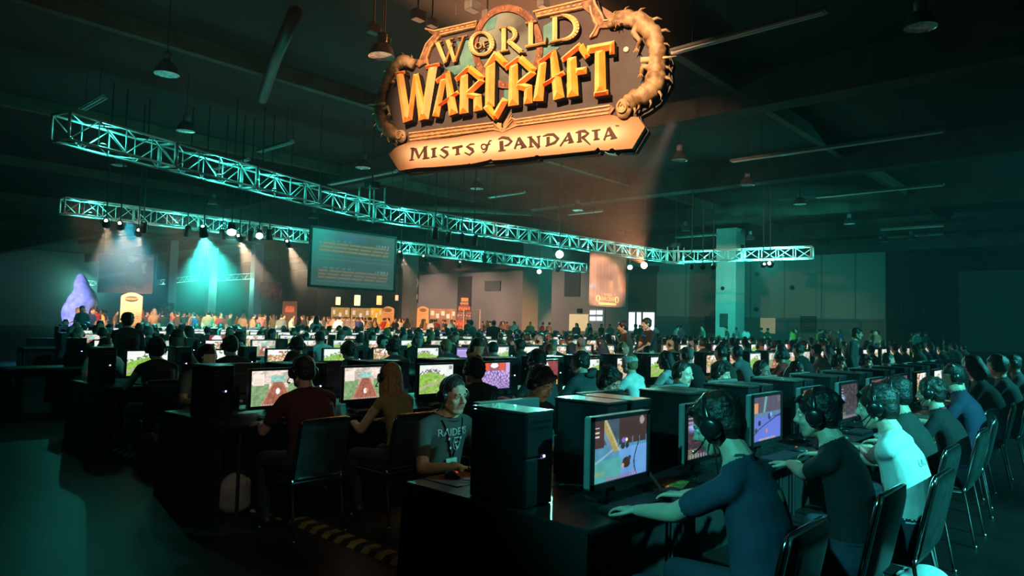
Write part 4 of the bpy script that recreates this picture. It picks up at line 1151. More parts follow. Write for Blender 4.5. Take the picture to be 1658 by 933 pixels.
def g_redlit(x, y, s=0):
    n = vnoise(x, y, 14, 21 + s); n2 = vnoise(x, y, 30, 22 + s)
    c = np.tile(np.array([.16, .05, .06]), (len(x), 1)) * (.4 + 1.8 * n * n2)[:, None]
    c = mixc(c, (n2 > .72), (.45, .20, .26)); c = mixc(c, (n > .78), (.12, .10, .30))
    return g_ui(c, x, y)
def g_violet(x, y, s=0):
    c = np.tile(np.array([.34, .22, .62]), (len(x), 1))
    c = mixc(c, (np.sin(y * 70) > .5) * (x > .06) * (x < .94), (.60, .50, .80))
    return mixc(c, y > .9, (.16, .10, .30))
def g_town(x, y, s=0):
    n = vnoise(x, y, 10, 31 + s); n2 = vnoise(x, y, 24, 32 + s)
    c = np.tile(np.array([.48, .24, .12]), (len(x), 1)) * (.4 + 1.2 * n)[:, None]
    c = mixc(c, n2 > .60, (.80, .64, .46)); c = mixc(c, (n2 < .3) * (y < .6), (.16, .30, .08))
    c = mixc(c, (y > .75) * (n > .4), (.86, .88, .84))
    c = mixc(c, (y < .3) * (np.abs(x - .5) < .25) * .6, (.70, .56, .46))
    return g_ui(c, x, y)
def g_orb(x, y, s=0):
    c = np.tile(np.array([.26, .05, .05]), (len(x), 1)) * (.6 + .8 * vnoise(x, y, 12, 40))[:, None]
    r = np.hypot(x - .38, (y - .72) * .8)
    c = mixc(c, r < .24, (.85, .78, .88)); c = mixc(c, (r < .24) * (y < .66) * (np.sin(x * 60) > 0), (.40, .28, .55))
    return mixc(c, (x > .8) * (y < .3), (.75, .34, .06))
GAMES = [(lambda x, y: g_meadow(x, y, 0), 'a green meadow with purple trees'), (lambda x, y: g_bridge(x, y, 0), 'a wooden bridge'), (lambda x, y: g_bridge(x, y, 1), 'a bridge and bright figure'),
         (g_cobble, 'violet cobbles under a red arch'), (g_temple, 'a dark blue temple yard'), (g_blue, 'a blue floor and orange panel'), (g_dark, 'a dark night scene'), (lambda x, y: g_redlit(x, y, 0), 'a dark red crowd scene'),
         (g_violet, 'a violet list menu'), (lambda x, y: g_town(x, y, 0), 'a brown market town'), (lambda x, y: g_meadow(x, y, 5), 'bright green hills'), (lambda x, y: g_meadow(x, y, 9), 'a leafy green path'), (g_orb, 'a pale orb on dark red'), (lambda x, y: g_town(x, y, 7), 'a pale stone town')]
M_SCREEN = attr_mat('lit_screen', 1.15, .3)
SW_, SH_ = .474, .296
_scr_cache = {}
def screen_mesh(g, hi):
    k = (g, hi)
    if k not in _scr_cache:
        nx, ny = (120, 75) if hi == 2 else ((60, 38) if hi == 1 else (20, 13))
        me = sheet('screen', SW_, SH_, nx, ny, GAMES[g][0], M_SCREEN, False)
        _scr_cache[k] = me
    return _scr_cache[k]
MZ = .085 + .345 / 2      # centre of the monitor over the table
def _bezel():
    b = MB(); W, H, bw = .515, .345, .0205
    for (c, d) in (((0, 0, H / 2 - bw / 2), (W, .012, bw)), ((0, 0, -H / 2 + .014), (W, .012, .028)), ((-W / 2 + bw / 2, 0, 0), (bw, .012, H)), ((W / 2 - bw / 2, 0, 0), (bw, .012, H))):
        b.box(c, d)
    return b.mesh('bezel', M_BEZEL)
ME_BEZEL = _bezel()
ME_HOUS = MB().bevbox((0, 0, 0), (.513, .042, .343), .008).bevbox((0, .035, -.01), (.30, .05, .20), .02).mesh('housing', M_HOUS)
ME_NECK = MB().bevbox((0, 0, 0), (.07, .035, .22), .008).mesh('neck', M_BEZEL)
ME_BASE = MB().lathe([(.12, 0), (.125, .006), (.11, .014), (.03, .018)], 20).mesh('base', M_BEZEL, True)
ME_MONLOW = MB().box((0, .026, 0), (.515, .045, .345)).box((0, .05, -.18), (.07, .03, .15)).box((0, .06, -.2505), (.2, .16, .012)).mesh('housing', M_HOUS)
def make_monitor(loc, rot, g, lod, label, back=False):
    t = thing('monitor', label, 'monitor', loc, rot, 'flat monitors on the desks')
    if lod >= 1:
        new_obj('bezel', ME_BEZEL, t, (0, -.006, MZ)); new_obj('housing', ME_HOUS, t, (0, .022, MZ))
        new_obj('neck', ME_NECK, t, (0, .065, .12)); new_obj('base', ME_BASE, t, (0, .065, 0))
        if not back: new_obj('screen', screen_mesh(g, lod), t, (0, -.0045, MZ + .004))
    else:
        new_obj('housing', ME_MONLOW, t, (0, 0, MZ))
        new_obj('screen', screen_mesh(g, 0), t, (0, -.002, MZ + .004))
    return t
TWR = (.20, .37, .44)
ME_TCASE = MB().bevbox((0, .012, TWR[2] / 2 - .004), (TWR[0], TWR[1] - .024, TWR[2] - .012), .006).mesh('case', M_CASE)
def _tfront():
    b = MB(); y = -TWR[1] / 2 + .012
    b.bevbox((0, y, .335), (TWR[0], .024, .205), .007); b.bevbox((0, y, .115), (TWR[0], .024, .226), .007)
    return b.mesh('front_panel', M_FRONT)
ME_TFRONT = _tfront()
ME_TLID = MB().bevbox((0, 0, TWR[2] + .001), (TWR[0] + .004, TWR[1] + .004, .014), .004).mesh('lid', M_LID)
ME_TLED = MB().box((0, 0, 0), (.010, .004, .010)).mesh('power_light', M_LED)
ME_TLEDBIG = MB().box((0, 0, 0), (.014, .004, .014)).mesh('power_light', M_LED)
ME_TSLOT = MB().box((0, 0, 0), (.15, .004, .012)).mesh('drive_slot', M_CASE)
ME_TLOW = MB().box((0, 0, TWR[2] / 2), TWR).mesh('tower', M_CASE)
def make_tower(loc, rot, lod, label):
    if lod >= 1:
        t = thing('computer_tower', label, 'computer', loc, rot, 'black computer towers on the desks')
        new_obj('case', ME_TCASE, t); new_obj('front_panel', ME_TFRONT, t); new_obj('lid', ME_TLID, t)
        new_obj('power_light', ME_TLED, t, (.03, -TWR[1] / 2 - .001, .232))
        for z in (.40, .37): new_obj('drive_slot', ME_TSLOT, t, (0, -TWR[1] / 2 - .0005, z))
    else:
        t = new_obj('computer_tower', ME_TLOW, None, loc, rot)
        tag(t, label, 'computer', 'black computer towers on the desks')
        new_obj('power_light', ME_TLEDBIG, t, (.03, -TWR[1] / 2 - .001, .232))
    return t
def _keys():
    b = MB()
    for r in range(6):
        for k in range(19):
            if r == 0 and 5 <= k <= 10: continue
            b.box((-.205 + .0222 * k, -.06 + .0215 * r, .022), (.0185, .018, .010))
        if r == 0: b.box((-.04, -.06, .022), (.12, .018, .010))
    return b.mesh('keys', M_KEY)
ME_KEYS = _keys()
ME_KBODY = MB().bevbox((0, 0, .010), (.45, .155, .018), .005).mesh('keyboard_body', M_BEZEL)
def make_keyboard(loc, rot, label):
    t = thing('keyboard', label, 'keyboard', loc, rot, 'keyboards on the desks')
    new_obj('keyboard_body', ME_KBODY, t); tag(new_obj('keys', ME_KEYS, t), kind='stuff')
    return t
_mb = MB().ell((0, 0, .008), (.031, .058, .032), 14, 8)
_mb.v = [(x, y, max(z, .0005)) for x, y, z in _mb.v]
ME_MBODY = _mb.mesh('mouse_body', M_MOUSE, True)
ME_MWHEEL = MB().lathe([(.008, -.004), (.008, .004)], 10, M=Matrix.Rotation(PI / 2, 3, 'Y'), c=(0, .032, .033)).mesh('wheel', mat('mouse_red', (.6, .03, .02), .3, emit=(1, .05, .03), estr=.6, var=0), True)
ME_MWIRE = MB().tube([(0, .055, .01), (.01, .10, .006), (-.02, .16, .006), (.02, .24, .006)], .0025, 5).mesh('wire', M_DARK)
def make_mouse(loc, rot, label):
    t = thing('mouse', label, 'mouse', loc, rot, 'computer mice on the desks')
    new_obj('mouse_body', ME_MBODY, t); new_obj('wheel', ME_MWHEEL, t); new_obj('wire', ME_MWIRE, t)
    return t
# ---- banquet stacking chair with chrome frame; the sitter faces +y
def make_chair_meshes():
    out = []
    def pad(w, d, th, n=10):
        vs = []; fs = []
        for i in range(n + 1):
            for j in range(n + 1):
                x = -1 + 2 * i / n; y = -1 + 2 * j / n
                e = max(0, 1 - abs(x) ** 6) ** .5 * max(0, 1 - abs(y) ** 6) ** .5
                vs.append((x * w / 2, y * d / 2, th * (.35 + .65 * e)))
        for i in range(n + 1):
            for j in range(n + 1):
                vs.append((vs[i * (n + 1) + j][0], vs[i * (n + 1) + j][1], 0))
        m = (n + 1) ** 2
        for i in range(n):
            for j in range(n):
                a = i * (n + 1) + j
                fs.append((a, a + n + 1, a + n + 2, a + 1)); fs.append((a + m, a + 1 + m, a + n + 2 + m, a + n + 1 + m))
        rim = [i * (n + 1) for i in range(n + 1)] + [n * (n + 1) + j for j in range(1, n + 1)] + [i * (n + 1) + n for i in range(n - 1, -1, -1)] + [j for j in range(n - 1, 0, -1)]
        for i in range(len(rim)):
            a, b = rim[i], rim[(i + 1) % len(rim)]
            fs.append((a, b, b + m, a + m))
        return vs, fs
    v, f = pad(.42, .42, .055)
    seat = MB().add([(x, y, z + .405) for x, y, z in v], f).mesh('seat', M_PAD, True)
    v, f = pad(.40, .44, .04)
    tilt = math.radians(12)
    R = Matrix.Rotation(PI / 2 + tilt, 3, 'X')
    back = MB().add([R @ Vector(p) + Vector((0, -.255, .655)) for p in v], f).mesh('backrest', M_PAD, True)
    bk = lambda x, z: (x, -.205 - (z - .45) * math.tan(tilt), z)
    pts = [bk(-.205, .44), bk(-.208, .62), bk(-.208, .82)]
    pts += [bk(-.208 + .04 * (1 - math.cos(a)), .82 + .045 * math.sin(a)) for a in (.5, 1.05, PI / 2)]
    pts += [bk(.168 + .04 * math.sin(a), .82 + .045 * math.cos(a)) for a in (0, .5, 1.05)] + [bk(.208, .82), bk(.208, .62), bk(.205, .44)]
    frame = MB().tube(pts, .0125, 8).mesh('back_frame', M_CHROME, True)
    legs = []
    for sx in (-1, 1):
        legs.append(MB().tube([(sx * .205, -.205, .44), (sx * .205, -.20, .40), (sx * .215, -.27, .012)], .0115, 8).lathe([(.016, 0), (.016, .02)], 8, c=(sx * .215, -.272, 0)).mesh('leg', M_CHROME, True))
        legs.append(MB().tube([(sx * .195, .19, .41), (sx * .20, .215, .38), (sx * .205, .235, .012)], .0115, 8).lathe([(.016, 0), (.016, .02)], 8, c=(sx * .205, .236, 0)).mesh('leg', M_CHROME, True))
    rail = MB()
    seatrail = []
    for sx in (-1, 1): seatrail.append(MB().tube([(sx * .2, -.2, .40), (sx * .2, .2, .40)], .011, 8).mesh('seat_rail', M_CHROME, True))
    return [('seat', seat), ('backrest', back), ('back_frame', frame)] + [('leg', l) for l in legs] + [('seat_rail', l) for l in seatrail]
CHAIR = make_chair_meshes()
def make_chair(loc, rot, label, full=True):
    t = thing('banquet_chair', label, 'chair', loc, rot, 'chrome framed chairs at the desks')
    for nm, me in CHAIR if full else CHAIR[:3]:
        new_obj(nm, me, t)
    return t
# ------------------------------------------------------------------ people
SKIN = [mat('skin_a', (.56, .34, .25), .5, var=.06, scale=18), mat('skin_b', (.46, .27, .19), .5, var=.06, scale=18), mat('skin_c', (.28, .16, .11), .5, var=.06, scale=18), mat('skin_d', (.64, .42, .32), .5, var=.06, scale=18)]
def cloth(name, col): return mat('cloth_' + name, col, .9, var=.12, scale=14, bump=.15)
HAIR = {'dark': mat('hair_dark', (.008, .006, .006), .5, var=.5, scale=60, bump=.5), 'brown': mat('hair_brown', (.020, .012, .009), .5, var=.4, scale=60, bump=.4), 'blond': mat('hair_blond', (.30, .17, .07), .45, var=.35, scale=60, bump=.4), 'grey': mat('hair_grey', (.18, .16, .15), .5, var=.3, scale=60, bump=.4), 'red': mat('hair_red', (.20, .05, .02), .5, var=.3, scale=60, bump=.3)}
M_SHOE = mat('shoe_dark', (.02, .02, .02), .5)
M_SHOEW = mat('shoe_white', (.45, .45, .45), .5)
M_HEADSET = mat('headset_black', (.012, .012, .013), .25, var=.2)
M_LIP = mat('lip', (.36, .15, .12), .5, var=.05)
M_EYE = mat('eye_white', (.7, .68, .64), .2, var=0)
M_IRIS = mat('eye_iris', (.03, .02, .015), .15, var=0)
SLOTS = ['skin', 'shirt', 'pants', 'shoe', 'hair', 'headset', 'lip']

def remesh(mb, voxel, it=4, fac=.5):
    me = mb.mesh('tmp')
    o = bpy.data.objects.new('tmp', me)
    r = o.modifiers.new('r', 'REMESH'); r.mode = 'VOXEL'; r.voxel_size = voxel
    if it:
        s_ = o.modifiers.new('s', 'SMOOTH'); s_.factor = fac; s_.iterations = it
    m2 = work_mesh(o)
    bpy.data.objects.remove(o); bpy.data.meshes.remove(me)
    n = len(m2.vertices); co = np.empty(n * 3, np.float32); m2.vertices.foreach_get('co', co)
    li = np.empty(len(m2.loops), np.int32); m2.loops.foreach_get('vertex_index', li)
    bpy.data.meshes.remove(m2)
    return co.reshape(-1, 3), li.reshape(-1, 4)
def quad_mesh(name, co, quads, mi=None):
    me = bpy.data.meshes.new(name)
    me.vertices.add(len(co)); me.vertices.foreach_set('co', np.ascontiguousarray(co, np.float32).ravel())
    n = len(quads)
    me.loops.add(n * 4); me.loops.foreach_set('vertex_index', np.ascontiguousarray(quads, np.int32).ravel())
    me.polygons.add(n); me.polygons.foreach_set('loop_start', np.arange(0, n * 4, 4, dtype=np.int32))
    if mi is not None: me.polygons.foreach_set('material_index', np.ascontiguousarray(mi, np.int32))
    me.polygons.foreach_set('use_smooth', np.ones(n, bool))
    me.update(calc_edges=True)
    return me

class Figure:
    """a body built from overlapping tapered volumes, fused into one skin; every face takes the cloth or skin of the nearest volume"""
    def __init__(s):
        s.zones = {'body': MB(), 'head': MB(), 'hand': MB()}
        s.caps = []; s.collar = None
    def cap(s, zone, label, p, q, r0, r1, n=10, flat=None):
        p, q = Vector(p), Vector(q)
        mb = s.zones[zone]
        d = q - p
        L = d.length
        if L < 1e-6: mb.ell(p, (r0,) * 3, n, 8)
        else:
            t = d / L
            pts = [p - t * r0 * .92, p - t * r0 * .6, p, q, q + t * r1 * .6, q + t * r1 * .92]
            mb.tube(pts, [r0 * .38, r0 * .8, r0, r1, r1 * .8, r1 * .38], n)
        s.caps.append((label, p, q, r0, r1, zone))
    def ell(s, zone, label, c, r, M=None, lr=None):
        s.zones[zone].ell(c, r, 16, 12, M)
        s.caps.append((label, Vector(c), Vector(c), lr or min(r), lr or min(r), zone))
    def rings(s, zone, label, R, n=18):
        mb = s.zones[zone]
        vs = []
        for c, hw, hd in R:
            for k in range(n):
                a = 2 * PI * k / n
                vs.append((c[0] + hw * math.cos(a), c[1] + hd * math.sin(a), c[2]))
        fs = []
        for i in range(len(R) - 1):
            for k in range(n):
                l = (k + 1) % n
                fs.append((i * n + k, i * n + l, (i + 1) * n + l, (i + 1) * n + k))
        fs.append(tuple(range(n - 1, -1, -1))); fs.append(tuple((len(R) - 1) * n + k for k in range(n)))
        mb.add(vs, fs)
        for i in range(len(R) - 1):
            (c0, w0, d0), (c1, w1, d1) = R[i], R[i + 1]
            s.caps.append((label, Vector(c0), Vector(c1), (w0 + d0) / 2, (w1 + d1) / 2, zone))
    def finish(s, name, vox):
        V = []; F = []; mi = []
        off = 0
        for zone in ('body', 'head', 'hand'):
            mb = s.zones[zone]
            if not mb.v or not vox.get(zone): continue
            co, fs = remesh(mb, vox[zone], vox.get('bit', vox.get('it', 4)) if zone == 'body' else vox.get('it', 4))
            if len(co) == 0: continue
            cen = co[fs].mean(1)
            best = np.full(len(cen), 1e9); lab = np.zeros(len(cen), int)
            for (l, p, q, r0, r1, z) in s.caps:
                if z != zone: continue
                p = np.array(p); q = np.array(q); d = q - p; L2 = d @ d
                t = np.clip(((cen - p) @ d) / L2, 0, 1) if L2 > 1e-12 else np.zeros(len(cen))
                dist = np.linalg.norm(cen - (p + t[:, None] * d), axis=1) - (r0 + (r1 - r0) * t)
                m = dist < best
                best = np.where(m, dist, best); lab = np.where(m, SLOTS.index(l), lab)
            if zone != 'hand' and s.collar is not None:
                c0, ax = np.array(s.collar[0]), np.array(s.collar[1])
                rel = cen - c0; h = rel @ ax; rad = np.linalg.norm(rel - h[:, None] * ax, axis=1)
                m = (rad < .10) & (h > -.10) & (h < .09) & ((lab == 0) | (lab == 1))
                lab = np.where(m, np.where(h > .012, 0, 1), lab)
            V.append(co); F.append(fs + off); mi.append(lab); off += len(co)
        me = quad_mesh(name, np.concatenate(V), np.concatenate(F), np.concatenate(mi))
        for _ in SLOTS: me.materials.append(None)
        return me

def elbow(S, W, a, b, pole):
    S, W = Vector(S), Vector(W)
    d = W - S; L = min(d.length, (a + b) * .995)
    t = d.normalized()
    x = (a * a - b * b + L * L) / (2 * L)
    h = math.sqrt(max(0, a * a - x * x))
    p = Vector(pole); p = (p - t * p.dot(t)).normalized()
    return S + t * x + p * h

def add_hand(fg, W, fwd, down, side, curl=.5, label='skin', zone='hand'):
    """palm, four bent fingers of different length and a thumb from the side of the palm"""
    fwd = Vector(fwd).normalized(); down = Vector(down); down = (down - fwd * down.dot(fwd)).normalized()
    lat = fwd.cross(down).normalized() * side          # towards the thumb
    W = Vector(W)
    K = W + fwd * .088
    for o in (-.026, -.009, .009, .026):
        fg.cap(zone, label, W + lat * o * .65 + fwd * .01, K + lat * o, .014, .0125, 8)
    fg.cap(zone, label, W - fwd * .05, W + fwd * .012, .026, .022, 10)
    for o, L in ((.029, .070), (.0095, .079), (-.0105, .073), (-.029, .057)):
        p = K + lat * o; d = fwd + lat * o * 3
        d.normalize()
        for k, (seg, r) in enumerate(((.44, .0088), (.31, .0080), (.25, .0070))):
            a = curl * (.45, .85, .6)[k]
            d = (d * math.cos(a) + down * math.sin(a)).normalized()
            q = p + d * L * seg
            fg.cap(zone, label, p, q, r, r * .94, 7)
            p = q
    p = W + lat * .024 + fwd * .022 + down * .006
    d = (fwd * .72 + lat * .65 + down * .25).normalized()
    for seg, r in ((.042, .0115), (.032, .0098), (.026, .0085)):
        q = p + d * seg
        fg.cap(zone, label, p, q, r, r * .93, 7)
        p = q; d = (d + fwd * .35 - lat * .25).normalized()

def add_head(fg, Hm, zone='head', detail=True, fat=1.0):
    T = lambda x, y, z: Hm @ Vector((x, y, z))
    R3 = Hm.to_3x3()
    fg.ell(zone, 'skin', T(0, -.012, .030), (.077, .097, .088), R3, .08)
    fg.ell(zone, 'skin', T(0, .022, -.040), (.062 * fat, .066, .078), R3, .06)
    fg.ell(zone, 'skin', T(0, .046, -.095), (.036 * fat, .036, .026), R3, .028)
    if detail:
        fg.cap(zone, 'skin', T(-.034, .073, .020), T(.034, .073, .020), .013, .013, 8)          # brow ridge
        for sx in (-1, 1):
            fg.cap(zone, 'hair', T(sx * .018, .0875, .026), T(sx * .048, .0755, .024), .0042, .0034, 6)
            fg.ell(zone, 'skin', T(sx * .040, .052, -.030), (.024, .026, .022), R3, .022)       # cheek
            fg.ell(zone, 'skin', T(sx * .077 * 1.0, -.008, -.004), (.011, .020, .031), R3, .012)       # ear
            fg.ell(zone, 'skin', T(sx * .011, .094, -.029), (.009, .010, .008), R3, .008)       # nostril wing
            fg.cap(zone, 'skin', T(sx * .056, .004, -.055), T(sx * .030, .050, -.092), .020 * fat, .018, 8)   # jaw
        fg.cap(zone, 'skin', T(0, .084, .014), T(0, .106, -.024), .0085, .0125, 8)              # nose
        fg.cap(zone, 'lip', T(-.019, .0795, -.0575), T(.019, .0795, -.0575), .0062, .0062, 7)
        fg.cap(zone, 'lip', T(-.015, .0785, -.0675), T(.015, .0785, -.0675), .0068, .0068, 7)
        fg.cap(zone, 'skin', T(-.014, .072, -.082), T(.014, .072, -.082), .010, .010, 7)
    else:
        fg.ell(zone, 'skin', T(0, .09, -.012), (.012, .018, .022), R3, .012)
        for sx in (-1, 1): fg.ell(zone, 'skin', T(sx * .078, -.008, -.004), (.010, .018, .028), R3, .01)

def head_matrix(c, pitch=0, yaw=0, roll=0):
    return Matrix.Translation(c) @ Matrix.Rotation(yaw, 4, 'Z') @ Matrix.Rotation(-pitch, 4, 'X') @ Matrix.Rotation(roll, 4, 'Y')

def hair_volumes(mb, style, seed=0):
    """head-local hair volumes"""
    r = random.Random(seed)
    if style == 'bald': return
    if style in ('short', 'crop', 'cap'):
        k = .006 if style == 'crop' else .013
        mb.ell((0, -.024, .042), (.077 + k, .094 + k, .083 + k), 18, 12)
        mb.ell((0, -.060, -.005), (.068 + k, .052 + k, .065 + k), 14, 10)
        if style == 'short':
            for i in range(90):
                a = r.uniform(0, 2 * PI); e = r.uniform(.15, 1.45)
                p = Vector((.082 * math.cos(a) * math.cos(e), -.026 + .100 * math.sin(a) * math.cos(e), .045 + .088 * math.sin(e)))
                if p.y > .055 and p.z < .07: continue
                mb.ell(p, (r.uniform(.008, .015), r.uniform(.012, .024), r.uniform(.007, .013)), 7, 5)
            for i in range(9):
                x = -.055 + .11 * i / 8
                mb.tube([(x, .055, .098), (x * 1.02 + r.uniform(-.01, .01), .086, .076 + r.uniform(-.012, .01))], [.015, .006], 6)
    if style == 'messy':
        mb.ell((0, -.026, .045), (.092, .108, .098), 18, 12); mb.ell((0, -.064, -.012), (.084, .062, .082), 14, 10)
        for i in range(90):
            a = r.uniform(0, 2 * PI); e = r.uniform(-.5, 1.5)
            p = Vector((.094 * math.cos(a) * math.cos(e), -.028 + .110 * math.sin(a) * math.cos(e), .045 + .10 * math.sin(e)))
            if p.y > .045 and p.z < .075: continue
            q = p * 1.0 + Vector((r.uniform(-.02, .02), r.uniform(-.02, .02), r.uniform(-.03, .006)))
            mb.tube([p, q], [.016, .007], 6)
    if style in ('long', 'bob'):
        mb.ell((0, -.024, .042), (.090, .106, .096), 18, 12)
        n = 34; L = .46 if style == 'long' else .20
        for i in range(n):
            a = PI * (-.12 + 1.24 * i / (n - 1))         # round the back of the head
            p = Vector((.080 * math.cos(a), -.018 - .088 * math.sin(a), .03))
            l = L * r.uniform(.86, 1.0)
            w = r.uniform(-.012, .012)
            mb.tube([p, p + Vector((.004 * math.cos(a) + w, -.018 * math.sin(a), -l * .35)), p + Vector((w * 2, -.026, -l * .7)), p + Vector((w * 3 - p.x * .25, -.03, -l))], [.021, .024, .021, .007], 7)
def make_hair(style, seed, vox=.0065):
    mb = MB(); hair_volumes(mb, style, seed)
    co, fs = remesh(mb, vox, 3, .5)
    me = quad_mesh('hair', co, fs); me.materials.append(None)
    return me
# headset: band over the crown, two ear cups, microphone arm
def _headset():
    pts = [(.098 * math.cos(a), -.012, .012 + .128 * math.sin(a)) for a in np.linspace(0, PI, 17)]
    band = MB().tube(pts, .0125, 8, flat=.45).mesh('headset', M_HEADSET, True)
    cup = MB().lathe([(.030, -.018), (.043, -.014), (.046, 0), (.040, .014), (.026, .020), (.001, .021)], 18, M=Matrix.Rotation(PI / 2, 3, 'Y'), cap=False).mesh('ear_cup', M_HEADSET, True)
    cush = MB().tube([(0, .034 * math.cos(a), .034 * math.sin(a)) for a in np.linspace(0, 2 * PI, 17)[:-1]], .012, 8, closed=True).mesh('cushion', M_HEADSET, True)
    mic = MB().tube([(-.10, .02, -.03), (-.098, .06, -.062), (-.07, .105, -.075), (-.045, .118, -.073)], [.004, .004, .004, .008], 6).mesh('microphone', M_HEADSET, True)
    return band, cup, cush, mic
HS_BAND, HS_CUP, HS_CUSH, HS_MIC = _headset()
ME_EYE = MB().ell((0, 0, 0), (.0125, .0125, .0125), 12, 8).mesh('eye', M_EYE, True)
ME_IRIS = MB().ell((0, .0102, 0), (.0058, .0032, .0058), 10, 6).mesh('iris', M_IRIS, True)

def seated_figure(p, detail=True, vox=None, far=False):
    """p: pose and build. Sitter faces +y, seat at z .46"""
    fg = Figure()
    l = p.get('lean', .06); wd = p.get('wide', 1.0); sl = p.get('slump', 0.0); dz = p.get('dz', 0.0)
    fem = p.get('fem', False)
    st = p.get('standing', False)
    zo = .46 if st else 0.0
    shw = (.172 if fem else .19) * (1 + (wd - 1) * .6)
    Z = lambda z: zo + .46 + (z - .46) * (1 + dz) - sl * max(0, (z - .6)) * .25
    hipw = .095
    R = [((0, -.03, Z(.455)), .165 * wd, .115 * wd), ((0, -.035, Z(.52)), .182 * wd, .128 * wd), ((0, -.045 + .12 * l, Z(.62)), .168 * wd, .124 * wd), ((0, -.05 + .3 * l, Z(.72)), (.150 if fem else .164) * wd, .118 * wd),
         ((0, -.05 + .55 * l, Z(.85)), (.160 if fem else .176) * wd, .122 * wd), ((0, -.035 + .85 * l, Z(.96)), shw * .98, .112 * wd), ((0, -.015 + 1.0 * l, Z(1.03)), shw * .80, .085), ((0, 0 + 1.08 * l, Z(1.075)), .082, .066), ((0, .004 + 1.1 * l, Z(1.09)), .066, .060)]
    fg.rings('body', 'shirt', R[2:]); fg.rings('body', 'pants', R[:3])
    S = {}
    slv = p.get('sleeve', 'short')
    for sx in (-1, 1):
        s_ = Vector((sx * shw, -.02 + 1.0 * l, Z(1.0)))
        Wt = Vector(p['wr'] if sx > 0 else p['wl']) if ('wr' in p) else Vector((sx * .17, .40 + l * .4, .79))
        if st and 'wr' not in p: Wt = Vector((sx * .26, .06, .80))
        a, b = .285, .255
        if (Wt - s_).length > a + b - .01: Wt = s_ + (Wt - s_).normalized() * (a + b - .01)
        E = elbow(s_, Wt, a, b, p.get('pole', (sx * .55, -.35, -.75)) if not st else (sx * .4, -.8, -.1))
        S[sx] = (s_, E, Wt)
        fg.cap('body', 'shirt', s_ - Vector((sx * .08, 0, -.012)), s_ - Vector((sx * .015, 0, 0)), .060, .058)
        fg.cap('body', 'shirt', (sx * .045, -.012 + 1.04 * l, Z(1.062)), (sx * shw * .78, -.02 + l, Z(1.018)), .044, .048)
        if slv == 'long':
            fg.cap('body', 'shirt', s_, E, .060, .052); fg.cap('body', 'shirt', E, E.lerp(Wt, .92), .051, .036); fg.cap('body', 'skin', E.lerp(Wt, .92), Wt, .028, .026)
        else:
            cut = .62 if slv == 'short' else .12
            m_ = s_.lerp(E, cut)
            fg.cap('body', 'shirt', s_ - Vector((sx * .012, 0, .004)), m_, .057, .057 if slv == 'short' else .05)
            fg.cap('body', 'skin', m_, E, .046, .042); fg.cap('body', 'skin', E, E.lerp(Wt, .3), .042, .042); fg.cap('body', 'skin', E.lerp(Wt, .3), Wt, .042, .027)
        h = Vector((sx * hipw * wd, -.01, zo + .53))
        if st:
            k = Vector((sx * .105, .02, .51)); an = Vector((sx * .11, -.01, .09))
            fg.cap('body', 'pants', h, k, .088 * wd, .058); fg.cap('body', 'pants', k, an, .058, .045)
        else:
            k = Vector((sx * p.get('knee', .15), .42, .515)); an = Vector((sx * .15, p.get('foot', .36), .10))
            fg.cap('body', 'pants', h, k, .090 * wd, .062); fg.cap('body', 'pants', k, an, .062, .044)
        if p.get('shorts') : fg.cap('body', 'skin', k.lerp(an, .2), an, .055, .042)
        fg.cap('body', 'shoe', an + Vector((0, -.03, -.05)), an + Vector((sx * .015, .15, -.058)), .045, .036)
        fd = (Wt - E).normalized()
        tgt = Vector((fd.x * .35 - sx * .12, 1 if not st else fd.y * .5 + .3, -.12 if not st else -.8))
        if detail and 'hand' in (vox or {}):
            add_hand(fg, Wt + Vector((0, 0, .0)), tgt, (0, .15, -1) if not st else (-sx * .8, .5, -.2), -sx if not st else -sx, p.get('curl', .42))
        else:
            fg.cap('body', 'skin', Wt, Wt + tgt.normalized() * .08, .032, .026); fg.cap('body', 'skin', Wt + tgt.normalized() * .09, Wt + tgt.normalized() * .15, .024, .014)
    nb = Vector((0, -.005 + 1.06 * l, Z(1.06)))
    hc = Vector((p.get('hx', 0), .045 + 1.25 * l + p.get('hfwd', 0), Z(1.205)))
    Hm = head_matrix(hc, p.get('pitch', .15), p.get('yaw', 0), p.get('roll', 0))
    nt_ = Hm @ Vector((0, -.025, -.055))
    fg.cap('body', 'skin', nb, nt_, .060 if not fem else .050, .055 if not fem else .046)
    fg.collar = (nb + Vector((0, 0, .012)), (nt_ - nb).normalized())
    hz = 'head' if vox and vox.get('head') else 'body'
    add_head(fg, Hm, hz, detail, p.get('fat', 1.0))
    if hz == 'head': fg.cap('head', 'skin', nb + Vector((0, 0, .02)), nt_, .055 if not fem else .046, .053 if not fem else .045)
    if far:
        mb = MB(); hair_volumes(mb, p.get('hair', 'crop'), 3)
        R3 = Hm
        zone = fg.zones['body']
        n0 = len(zone.v)
        zone.v += [tuple(R3 @ Vector(v)) for v in mb.v]; zone.f += [tuple(i + n0 for i in f) for f in mb.f]; zone.m += mb.m
        fg.caps.append(('hair', Hm @ Vector((0, -.03, .055)), Hm @ Vector((0, -.045, .0)), .094, .085, 'body'))
        if p.get('hair') in ('long', 'bob'): fg.caps.append(('hair', Hm @ Vector((0, -.09, 0)), Hm @ Vector((0, -.12, -.40 if p['hair'] == 'long' else -.15)), .09, .08, 'body'))
        if p.get('headset', True) and not st:
            for sx in (-1, 1): fg.ell('body', 'headset', Hm @ Vector((sx * .092, -.01, .0)), (.026, .045, .048), Hm.to_3x3(), .034)
            fg.cap('body', 'headset', Hm @ Vector((-.06, -.012, .118)), Hm @ Vector((.06, -.012, .118)), .020, .020)
    return fg, Hm, S

